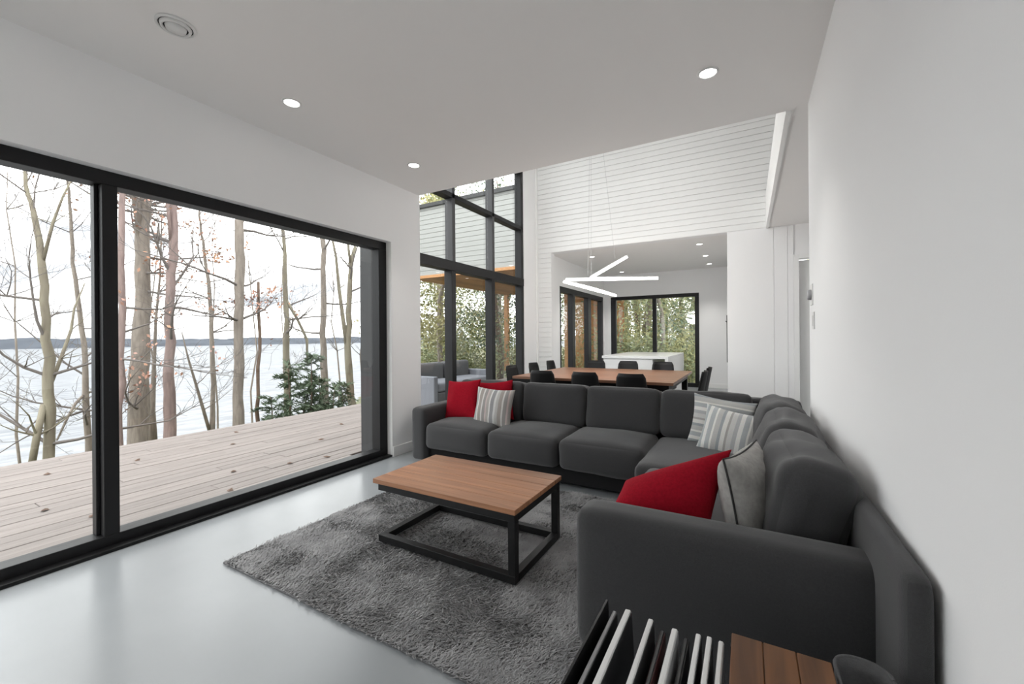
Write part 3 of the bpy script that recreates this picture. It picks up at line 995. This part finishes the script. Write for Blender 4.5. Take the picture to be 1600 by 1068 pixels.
# fallen leaves on the deck
rg = random.Random(9)
lm = MB().add([(-.04, 0, .004), (-.01, -.028, .0), (.045, 0, .012), (.0, .03, .002), (0, 0, .016)], [(0, 1, 4), (1, 2, 4), (2, 3, 4), (3, 0, 4)]).mesh('fallen_leaf')
for x, y in ((-6.2, 1.35), (-6.0, 2.0), (-5.0, 3.6), (-4.6, 2.3), (-4.35, 2.75), (-5.6, 4.4), (-4.9, 1.05), (-4.4, 1.2), (-6.5, 3.3), (-4.2, 3.1), (-5.8, 2.9), (-4.05, 2.0)):
    o = obj('fallen_leaf', lm, 'leaf_brown')
    o.location = (x, y, -.052)
    o.rotation_euler.z = rg.uniform(0, 6.28)
    tag(o, 'small curled brown leaf fallen on the deck boards', 'leaf', 'fallen leaves on the deck')

# outdoor lounge seat on the deck
os_ = empty('outdoor_sofa', (-5.55, 7.15, -.053))
tag(os_, 'pale grey outdoor sofa on the deck outside the tall window', 'sofa')
os_.rotation_euler.z = math.radians(90)
bx('base', 'outdoor_dark', os_, -.95, .95, -.42, .42, 0.05, .3, .02)
for s in (-.475, .475):
    o = round_box(.46, .38, .09, .05, (0.0, 0, .015)).build('seat_cushion', 'outdoor_grey', os_)
    o.location = (s, -.03, .4)
    o = round_box(.45, .09, .22, .06, (0, .02, .0)).build('back_cushion', 'outdoor_dark', os_)
    o.location = (s, .27, .62)
bx('backrest', 'outdoor_grey', os_, -.95, .95, .36, .46, .05, .74, .02)
for s in (-1, 1):
    bx('arm', 'outdoor_grey', os_, min(s * .95, s * 1.07), max(s * .95, s * 1.07), -.42, .46, .05, .62, .02)


# ================================================================== LIGHT FITTINGS
def downlight(x, y, z, label, watts, r=.048, group='recessed ceiling downlights'):
    root = empty('downlight', (x, y, z))
    tag(root, label, 'light', group)
    MB().lathe([(r, -.001), (r + .004, -.007), (r + .014, -.008), (r + .018, -.001)], 28).build('trim_ring', 'plastic_white', root)
    MB().lathe([(0.0, -.002), (r * .6, -.002), (r, -.003)], 28).build('lens', 'lamp_glow', root)
    ld = bpy.data.lights.new('downlight_lamp', 'SPOT')
    ld.energy = watts
    ld.spot_size = math.radians(84)
    ld.spot_blend = 1.0
    ld.shadow_soft_size = .05
    ld.color = (1.0, 0.965, 0.92)
    lo = bpy.data.objects.new('lamp', ld)
    COL.objects.link(lo)
    lo.parent = root
    lo.location = (0, 0, -.03)
    return root


downlight(-2.84, 1.83, 3.0, 'lit ceiling downlight nearest the round vent above the lake window', DOWNLIGHT_W)
downlight(-2.84, 3.09, 3.0, 'lit ceiling downlight closest to the tall dining window', DOWNLIGHT_W)
downlight(-0.21, 2.97, 3.0, 'lit ceiling downlight above the right end of the sofa', DOWNLIGHT_W)
for x, y, lab in ((-2.84, .57, 'added unseen downlight over the near end of the lake window'), (-2.84, -.69, 'added unseen downlight on the window side behind the viewer'),  # extra lamps out of view, added to brighten floor, ceiling and walls
                  (-2.84, -1.9, 'added unseen downlight in the rear corner by the window'), (-.21, -.8, 'added unseen downlight on the white wall side behind the viewer'),
                  (-.21, -1.95, 'added unseen downlight in the rear corner by the white wall')):
    downlight(x, y, 3.0, lab, 22.0 if y > 0 else (66.0 if x < -1 else 36.0))
KW = DOWNLIGHT_W * 2.0
downlight(-2.86, 8.54, 3.0, 'left kitchen downlight nearest the ceiling opening', KW)
downlight(-2.86, 10.95, 3.0, 'left kitchen downlight above the end window', KW)
downlight(-0.76, 8.41, 3.0, 'right kitchen downlight, first of three in a row', KW)
downlight(-0.76, 9.68, 3.0, 'right kitchen downlight, middle of three in a row', KW)
downlight(-0.77, 10.84, 3.0, 'right kitchen downlight, last of three near the end wall', KW)

# round ceiling air vent
v_ = empty('air_vent', (-2.68, 1.07, 3.0))
tag(v_, 'round white slotted air vent in the ceiling', 'vent')
MB().lathe([(.090, -.001), (.090, -.005), (.080, -.012), (.076, -.007)], 40).build('outer_ring', 'plastic_white', v_)
MB().lathe([(.0, -.0015), (.079, -.0015)], 40).build('dark_throat', 'vent_dark', v_)
MB().lathe([(.071, -.006), (.067, -.017), (.057, -.020), (.055, -.012)], 40).build('louvre_ring', 'plastic_white', v_)
MB().lathe([(.048, -.010), (.045, -.022), (.0, -.025)], 40).build('centre_disc', 'plastic_white', v_)

# three-armed LED pendant over the dining table
pd = empty('pendant_lamp', (-1.95, 5.85, 2.15))
tag(pd, 'three crossed glowing LED bars hanging over the dining table', 'lamp')
bars = [((-2.02, 5.95, 2.175), (-1.44, 5.80, 2.405)), ((-2.40, 5.92, 2.17), (-1.05, 5.90, 2.09)), ((-2.26, 5.50, 2.085), (-1.78, 6.45, 1.94))]
for a, b in bars:
    a, b = Vector(a) - pd.location, Vector(b) - pd.location
    MB().tube([a, b], .020, 8).build('led_bar', 'led_glow', pd)
    MB().tube([a + Vector((0, 0, .024)), b + Vector((0, 0, .024))], .009, 6).build('bar_housing', 'plastic_white', pd)
for p in ((-2.0, 5.93, 2.2), (-1.62, 5.86, 2.35), (-2.05, 5.92, 2.16)):
    q = Vector(p) - pd.location
    MB().tube([q, Vector((0, 0, 3.43))], .0011, 5).build('cable', 'plastic_grey', pd)
MB().lathe([(0, 3.40), (.07, 3.40), (.07, 3.45)], 24).build('canopy', 'plastic_white', pd)
ld = bpy.data.lights.new('pendant_lamp_light', 'POINT')
ld.energy = 42
ld.shadow_soft_size = .25
ld.color = (1, .97, .93)
lo = bpy.data.objects.new('glow', ld)
COL.objects.link(lo)
lo.parent = pd
lo.location = (.15, .05, -.15)

# wall controls on the right wall end
th = empty('thermostat', (RW, 3.60, 1.585))
tag(th, 'small round thermostat near the end of the right wall', 'thermostat')
o = MB().lathe([(0, .028), (.030, .028), (.036, .022), (.038, 0)], 28).build('dial', 'plastic_grey', th)
o.rotation_euler = (0, math.radians(-90), 0)
bx('base_plate', 'plastic_white', th, -.006, 0, -.05, .05, -.075, .075, .003)
sw = empty('light_switch', (RW, 3.515, 1.40))
tag(sw, 'white light switch plate below the thermostat', 'switch')
bx('plate', 'plastic_white', sw, -.007, 0, -.038, .038, -.06, .06, .003)
bx('rocker', 'plastic_white', sw, -.011, -.007, -.018, .018, -.035, .035, .002)

# ================================================================== SECTIONAL SOFA
so = empty('sectional_sofa', (-0.6, 3.3, 0))
tag(so, 'large charcoal fabric L-shaped sectional sofa along the wall', 'sofa')


def part(name, c, h, r, puff=(0, 0, 0), m='charcoal_fabric', rot=(0, 0, 0), wr=0.0, seed=0, n=12, crown=0.0, label=None, seam=None):
    o = round_box(h[0], h[1], h[2], r, puff, n, wr, seed, crown).build(name, m, so, label=label)
    o.location = Vector(c) - so.location
    o.rotation_euler = [math.radians(a) for a in rot]
    if seam == 'top':        # welt line round the upper edge
        k = .82
        pts = [(-h[0] + r * .3, -h[1] + r * .3, h[2] - r * .3), (h[0] - r * .3, -h[1] + r * .3, h[2] - r * .3), (h[0] - r * .3, h[1] - r * .3, h[2] - r * .3), (-h[0] + r * .3, h[1] - r * .3, h[2] - r * .3)]
        MB().tube(pts + [pts[0]], .004, 6).build('welt', m, o)
    return o


def span(name, x0, x1, y0, y1, z0, z1, r, **kw):
    return part(name, ((x0 + x1) / 2, (y0 + y1) / 2, (z0 + z1) / 2), ((x1 - x0) / 2, (y1 - y0) / 2, (z1 - z0) / 2), r, **kw)


# plinths
span('base', -2.92, 0.30, 3.36, 4.12, .03, .19, .02, m='charcoal_dark')  # dark gap under the seat cushions painted into the base colour
span('base', -0.55, 0.30, 1.78, 3.40, .03, .19, .02, m='charcoal_dark')
# arms
span('arm', -3.09, -2.905, 3.28, 4.16, .03, .575, .045, puff=(.004, .004, .006))
span('arm', -0.625, 0.385, 1.60, 1.79, .03, .60, .055, puff=(.004, .006, .006), label='broad near arm facing the side table')
# back frames
span('back_frame', -3.09, 0.385, 4.07, 4.22, .03, .765, .045, puff=(0, .004, .004))
span('back_frame', 0.325, 0.392, 1.345, 4.10, .03, .71, .032, puff=(.0, .0, .004))
# seat cushions of the long run
for i, (a, b) in enumerate(((-2.90, -2.155), (-2.15, -1.425), (-1.42, -.70))):
    span('seat_cushion', a, b, 3.27, 3.93, .165, .425, .06, puff=(.004, .015, .012), wr=.007, seed=i + 1, crown=.030, n=16)
span('seat_cushion', -.695, .06, 2.93, 3.90, .185, .415, .055, puff=(.002, .004, .01), wr=.006, seed=5, crown=.01, n=16)
span('seat_cushion', -.60, .06, 1.80, 2.92, .185, .425, .055, puff=(.012, .004, .01), wr=.006, seed=6, crown=.012, n=16)
# back cushions of the long run
for i, (a, b) in enumerate(((-2.89, -2.065), (-2.06, -1.372), (-1.366, -.685), (-.68, .03))):
    part('back_cushion', ((a + b) / 2, 3.955, .61), ((b - a) / 2, .115, .205), .055, puff=(.004, .024, .008), rot=(-9, 0, 0), wr=.009, seed=10 + i, n=16)
# back cushions along the wall
for i, (a, b, t) in enumerate(((1.84, 2.60, 3), (2.605, 3.34, -2), (3.345, 3.95, 2))):
    part('back_cushion', (.19, (a + b) / 2, .62), (.125, (b - a) / 2, .20), .085, puff=(.035, .004, .018), rot=(0, 16, t * .8), wr=.024, seed=20 + i, n=22)
for x, y in ((-2.8, 3.5), (-2.8, 4.0), (-.5, 1.7), (.25, 1.7), (.25, 4.05), (-.9, 3.5)):
    o = MB().lathe([(.0, 0.0), (.022, 0.0), (.03, .04)], 14).build('foot', 'piping_black', so)
    o.location = Vector((x, y, 0)) - so.location


# ------------------------------------------------------------------ throw pillows
def pillow(name, label, loc, rot, w, h, t, m, seed, piping=None, group='throw pillows on the sofa', pinch=.09):
    o = pillow_mb(w, h, t, 20, seed, pinch).build(name, m)
    o.location = loc
    o.rotation_euler = [math.radians(a) for a in rot]
    tag(o, label, 'pillow', group)
    if piping:
        MB().tube(pillow_outline(w * 1.003, h * 1.003, pinch), .0045, 6).build('piping', piping, o)
    return o


pillow('throw_pillow', 'red pillow leaning in the left sofa corner by the arm', (-2.70, 3.67, .63), (-15, -5, -4), .46, .43, .15, 'red_fabric', 1)
pillow('throw_pillow', 'red pillow mostly hidden behind the vertically striped pillow', (-2.36, 3.80, .625), (-10, -6, 4), .43, .42, .12, 'red_fabric', 2)
pillow('throw_pillow', 'grey pillow with vertical stripes beside the left red pillow', (-2.26, 3.60, .585), (-14, 2, 2), .44, .40, .14, 'stripe_vertical', 3)
pillow('throw_pillow', 'pale striped pillow tucked at the back of the sofa corner', (-.19, 3.80, .590), (-13, 7, -2), .47, .41, .13, 'stripe_across', 4)
pillow('throw_pillow', 'front striped pillow with slanted stripes in the sofa corner', (-.12, 3.57, .555), (-20, 8, -16), .43, .37, .15, 'stripe_cool', 5)
mb6 = pillow_mb(2, 2, 1, 20, 6, .06)
TL_, TR_, BR_, BL_ = Vector((-.53, 2.07, .585)), Vector((-.065, 2.13, .785)), Vector((-.15, 1.90, .455)), Vector((-.585, 1.86, .43))
C_ = (TL_ + TR_ + BR_ + BL_) / 4
N_ = (TR_ - BL_).cross(TL_ - BR_).normalized()
mb6.v = [tuple(TL_ * ((1 - x) * (1 + z) / 4) + TR_ * ((1 + x) * (1 + z) / 4) + BR_ * ((1 + x) * (1 - z) / 4) + BL_ * ((1 - x) * (1 - z) / 4) - N_ * (y * .2) - C_) for x, y, z in mb6.v]
rp = mb6.build('throw_pillow', 'red_fabric')
rp.location = C_
tag(rp, 'large red pillow leaning on the near sofa arm', 'pillow', 'throw pillows on the sofa')
pillow('throw_pillow', 'grey pillow with dark piping squeezed beside the large red pillow', (.005, 2.10, .60), (-10, 0, 74), .44, .40, .19, 'grey_pillow', 7, piping='piping_black')

# ================================================================== RUG
rx0, rx1, ry0, ry1 = -2.66, -.40, 1.27, 3.24
rg_ = empty('rug', ((rx0 + rx1) / 2, (ry0 + ry1) / 2, 0))
tag(rg_, 'dark grey shaggy area rug under the coffee table', 'rug')
bx('backing', 'rug_backing', rg_, -(rx1 - rx0) / 2, (rx1 - rx0) / 2, -(ry1 - ry0) / 2, (ry1 - ry0) / 2, 0.0, .012, .004)
nr = np.random.default_rng(3)
N = 150000
hx, hy = (rx1 - rx0) / 2, (ry1 - ry0) / 2
bxy = np.stack([nr.uniform(-hx, hx, N), nr.uniform(-hy, hy, N)], 1)
flow = np.sin(bxy[:, 0] * 3.1 + 1.7 * np.sin(bxy[:, 1] * 2.3)) * 1.1 + np.sin(bxy[:, 1] * 4.3 + bxy[:, 0] * 2.0) * .9
flow2 = np.sin(bxy[:, 0] * 7.3 + bxy[:, 1] * 5.9) + np.sin(bxy[:, 1] * 9.1 - bxy[:, 0] * 4.2)
fx = np.zeros(N)
for q in range(14):
    kx, ky = nr.normal(0, 11, 2)
    fx += np.sin(bxy[:, 0] * kx + bxy[:, 1] * ky + nr.uniform(0, 6.28))
flow2 = fx * .30
ang = flow * .5 + .7 * flow2 + nr.normal(0, .9, N)
lean = np.clip(.027 + .003 * flow2 + nr.normal(0, .006, N), 0.010, .045)
ln = nr.uniform(.006, .017, N)
wd = nr.uniform(.003, .0055, N)
ca, sa = np.cos(ang), np.sin(ang)
base = np.concatenate([bxy, np.full((N, 1), .010)], 1)
side = np.stack([-sa, ca, np.zeros(N)], 1) * wd[:, None]
tip = base + np.stack([ca * lean, sa * lean, ln], 1)
V = np.stack([base - side, base + side, tip], 1).reshape(-1, 3)
me = bpy.data.meshes.new('pile')
me.vertices.add(3 * N)
me.vertices.foreach_set('co', V.astype(np.float32).ravel())
me.loops.add(3 * N)
me.loops.foreach_set('vertex_index', np.arange(3 * N, dtype=np.int32))
me.polygons.add(N)
me.polygons.foreach_set('loop_start', np.arange(0, 3 * N, 3, dtype=np.int32))
me.update()
me.validate()
pl = obj('pile', me, 'rug_pile', rg_)
pl['kind'] = 'stuff'

# ================================================================== COFFEE TABLE
TX0, TX1, TY0, TY1, TZ = -2.06, -1.035, 1.845, 2.455, .42
ct = empty('coffee_table', ((TX0 + TX1) / 2, (TY0 + TY1) / 2, .03))
tag(ct, 'low walnut coffee table on a black square-tube frame', 'table')
cx, cy = (TX0 + TX1) / 2, (TY0 + TY1) / 2
nb = 6
for k in range(nb):
    w = (TY1 - TY0) / nb
    o = bx('top_plank', 'walnut_top', ct, TX0 - cx, TX1 - cx, TY0 - cy + k * w, TY0 - cy + (k + 1) * w - .0012, TZ - .03 - .028, TZ - .03, .002, 1)
t = .042
zt = TZ - .03 - .028
a0, a1, b0, b1 = TX0 - cx + .035, TX1 - cx - .008, TY0 - cy + .012, TY1 - cy - .012
for z0, z1 in ((0.0, t), (zt - t, zt)):
    bx('rail', 'black_metal', ct, a0, a1, b0, b0 + t, z0, z1, .002)
    bx('rail', 'black_metal', ct, a0, a1, b1 - t, b1, z0, z1, .002)
    for xx in (a0, a1 - t):
        bx('rail', 'black_metal', ct, xx, xx + t, b0 + t, b1 - t, z0, z1, .002)
for yy in (b0, b1 - t):
    bx('leg', 'black_metal', ct, a1 - t, a1, yy, yy + t, t, zt - t, .002)

# ================================================================== SIDE TABLE WITH MAGAZINES
st = empty('side_table', (-.10, 1.0, 0))
tag(st, 'small wooden side table with black metal magazine rack in the foreground', 'table')
sx, sy = st.location.x, st.location.y
for k in range(3):
    bx('top_plank', 'side_wood', st, -.042 - sx + k * .072, -.042 - sx + (k + 1) * .072 - .0012, .72 - sy, 1.262 - sy, .478, .503, .002, 1)
for xx in (-.045, .160):
    for yy in (.72, 1.24):
        bx('leg', 'black_metal', st, xx - sx, xx + .018 - sx, yy - sy, yy + .018 - sy, 0, .478, .001)
for xx in (-.375, ):
    for yy in (.72, 1.24):
        bx('leg', 'black_metal', st, xx - sx, xx + .018 - sx, yy - sy, yy + .018 - sy, 0, .19, .001)
bx('rack_floor', 'black_metal', st, -.375 - sx, .178 - sx, .72 - sy, 1.258 - sy, .185, .195, .001)
MB().add([(-.385 - sx, .72 - sy, .49), (-.385 - sx, 1.258 - sy, .49), (-.372 - sx, 1.258 - sy, .19), (-.372 - sx, .72 - sy, .19),
          (-.379 - sx, .72 - sy, .49), (-.379 - sx, 1.258 - sy, .49), (-.366 - sx, 1.258 - sy, .19), (-.366 - sx, .72 - sy, .19)],
         [(0, 1, 2, 3), (7, 6, 5, 4), (0, 4, 5, 1), (1, 5, 6, 2), (2, 6, 7, 3), (3, 7, 4, 0)]).build('rack_side', 'black_metal', st)
mags = [(-.345, .010, .468, -7, 'cover_dark', 'paper_grey', 'dark thin magazine at the outer left of the rack'),
        (-.302, .016, .485, -8, 'cover_dark', 'paper_white', 'thick white-edged magazine, leftmost pale one in the rack'),
        (-.240, .013, .478, -6, 'cover_dark', 'paper_white', 'white-edged magazine, second pale one from the left'),
        (-.210, .010, .455, -5, 'cover_red', 'cover_dark', 'dark reddish magazine between the second and third pale ones'),
        (-.178, .014, .472, -4, 'paper_grey', 'paper_white', 'pale magazine in the middle of the rack'),
        (-.150, .010, .455, -3, 'cover_dark', 'cover_dark', 'black magazine just right of the rack middle'),
        (-.120, .012, .478, -2, 'cover_dark', 'paper_white', 'white-edged magazine, third pale one from the wooden top'),
        (-.094, .012, .480, -1, 'cover_dark', 'paper_white', 'white-edged magazine, second pale one from the wooden top'),
        (-.067, .011, .478, 0, 'paper_grey', 'paper_white', 'pale magazine standing right against the wooden top')]
for xt, thk, zt_, tilt, cm, pm, lab in mags:
    g = empty('magazine', (xt, .99, .196))
    tag(g, lab, 'magazine', 'magazines standing in the rack')
    g.rotation_euler = (0, math.radians(tilt) * .35, 0)
    h = zt_ - .196
    bx('pages', pm, g, -thk / 2, thk / 2, -.25, .262, .002, h, .002, 1)
    bx('cover', cm, g, -thk / 2 - .0018, -thk / 2, -.25, .263, 0, h - .006, 0)
    bx('cover', cm, g, thk / 2, thk / 2 + .0018, -.25, .263, 0, h - .006, 0)

fb = empty('felt_basket', (.243, 1.125, 0))
tag(fb, 'dark grey felt basket right of the wooden side table top', 'basket')
w, d, h = .058, .24, .47
m = MB()
ring_o, ring_i = [], []
def rr(wx, wy, r, n=6):
    p = []
    for cx_, cy_, a0_ in ((wx - r, wy - r, 0), (-wx + r, wy - r, 90), (-wx + r, -wy + r, 180), (wx - r, -wy + r, 270)):
        for k in range(n + 1):
            a = math.radians(a0_ + 90 * k / n)
            p.append((cx_ + r * math.cos(a), cy_ + r * math.sin(a)))
    return p
prof = [(0.0, .86, 0), (.02, .90, 0), (h - .05, 1.0, 0), (h, .985, 0), (h + .004, .94, 0), (h - .02, .88, 0), (.06, .80, 0)]
rings = [[(p[0] * s, p[1] * s, z) for p in rr(w, d, .05)] for z, s, _ in prof]
n_ = len(rings[0])
vv = [p for r_ in rings for p in r_]
ff = [(i * n_ + k, i * n_ + (k + 1) % n_, (i + 1) * n_ + (k + 1) % n_, (i + 1) * n_ + k) for i in range(len(rings) - 1) for k in range(n_)]
ff += [tuple(reversed(range(n_))), tuple((len(rings) - 1) * n_ + k for k in range(n_))]
MB().add(vv, ff, True).build('body', 'felt_grey', fb)
MB().tube([(p[0] * .97, p[1] * .97, h + .002) for p in rr(w, d, .05)] + [(rr(w, d, .05)[0][0] * .97, rr(w, d, .05)[0][1] * .97, h + .002)], .005, 6).build('rim', 'felt_grey', fb)

# ================================================================== DINING
QX0, QX1, QY0, QY1, QZ = -2.93, -.76, 5.18, 7.10, .75
dt = empty('dining_table', ((QX0 + QX1) / 2, (QY0 + QY1) / 2, 0))
tag(dt, 'large square wooden dining table with black legs', 'table')
qx, qy = dt.location.x, dt.location.y
n = 10
for k in range(n):
    w = (QY1 - QY0) / n
    bx('top_plank', 'dining_wood', dt, QX0 - qx, QX1 - qx, QY0 - qy + k * w, QY0 - qy + (k + 1) * w - .0015, QZ - .035, QZ, .002, 1)
bx('apron', 'black_metal', dt, QX0 - qx + .06, QX1 - qx - .06, QY0 - qy + .06, QY1 - qy - .06, QZ - .11, QZ - .036, .003)
for xx in (QX0 - qx + .06, QX1 - qx - .14):
    for yy in (QY0 - qy + .06, QY1 - qy - .14):
        bx('leg', 'black_metal', dt, xx, xx + .08, yy, yy + .08, 0, QZ - .11, .003)


def make_chair():
    c = empty('dining_chair', (0, 0, 0))
    o = round_box(.22, .215, .024, .022, (0, 0, -.006), 10).build('seat', 'chair_black', c)
    o.location = (0, 0, .462)
    v, f = [], []
    nu, nv = 10, 8
    for s in (0, 1):
        for j in range(nv + 1):
            t = j / nv
            z = .47 + .40 * t
            wv = .205 - .042 * t
            if t > .9:
                wv -= .022 * ((t - .9) / .1) ** 2
            for i in range(nu + 1):
                u = -1 + 2 * i / nu
                y = -.19 - .075 * t + .045 * u * u + (s * -.016)
                v.append((u * wv, y, z))
    A = (nu + 1) * (nv + 1)
    for s in (0, 1):
        for j in range(nv):
            for i in range(nu):
                q = [s * A + j * (nu + 1) + i, s * A + j * (nu + 1) + i + 1, s * A + (j + 1) * (nu + 1) + i + 1, s * A + (j + 1) * (nu + 1) + i]
                if s == 0:
                    q.reverse()
                f.append(tuple(q))
    loop = [i for i in range(nu + 1)] + [j * (nu + 1) + nu for j in range(1, nv + 1)] + [nv * (nu + 1) + i for i in range(nu - 1, -1, -1)] + [j * (nu + 1) for j in range(nv - 1, 0, -1)]
    for k in range(len(loop)):
        a, b = loop[k], loop[(k + 1) % len(loop)]
        f.append((a, b, b + A, a + A))
    MB().add(v, f, True).build('backrest', 'chair_black', c)
    for sx_ in (-1, 1):
        for sy_ in (-1, 1):
            MB().tube([(sx_ * .17, sy_ * .16, .45), (sx_ * .215, sy_ * .21, 0.0)], [.016, .011], 8).build('leg', 'chair_black', c)
    return c


chair0 = make_chair()
first = True
places = []
near = ['left', 'middle', 'right']
for i, x in enumerate((-2.33, -1.75, -1.185)):
    places.append((x, 5.12, 0, f'black dining chair, {near[i]} of the three with backs towards the sofa'))
for i, x in enumerate((-2.40, -1.82, -1.24)):
    places.append((x, 7.12, 180, f'black dining chair, {near[i]} of the three on the kitchen side of the table'))
for i, y in enumerate((5.55, 6.30, 7.0)):
    places.append((-2.93, y, -90, 'black dining chair on the tall-window side of the table, ' + ['nearest the sofa', 'middle one', 'nearest the boarded wall'][i]))
for i, y in enumerate((5.62, 6.30)):
    places.append((-.70, y, 90, 'black dining chair on the hall side of the table, ' + ['nearest the sofa', 'farther from the sofa'][i]))
for x, y, rz, lab in places:
    c = chair0 if first else copy_tree(chair0)
    first = False
    c.location = (x, y, 0)
    c.rotation_euler = (0, 0, math.radians(rz))
    tag(c, lab, 'chair', 'dining chairs around the table')

# ================================================================== KITCHEN
isl = empty('kitchen_island', (-1.93, 9.3, 0))
tag(isl, 'long white kitchen island with a thick pale top', 'island')
bx('body', 'island_white', isl, -.60, .35, -1.06, 1.06, .0, .87, .004)
bx('countertop', 'island_white', isl, -.63, .64, -1.10, 1.10, .87, .92, .005)
bx('end_panel', 'island_white', isl, .58, .64, -1.10, 1.10, 0, .87, .004)
for k in range(3):
    bx('drawer_front', 'island_white', isl, -.615, -.600, -1.04 + k * .70, -1.04 + k * .70 + .68, .12, .85, .003)
tc_ = empty('oven_cabinet', (-.04, 10.5, 0))
tag(tc_, 'tall white kitchen cabinet with a dark built-in oven', 'cabinet')
bx('carcass', 'island_white', tc_, -.335, .335, -.4, .4, 0, 2.6, .004)
ov = bx('oven_door', 'chair_black', tc_, -.352, -.335, -.32, .32, .72, 1.75, .004)
MB().tube([(-.37, -.28, 1.62), (-.37, .28, 1.62)], .009, 8).build('handle', 'black_metal', ov)
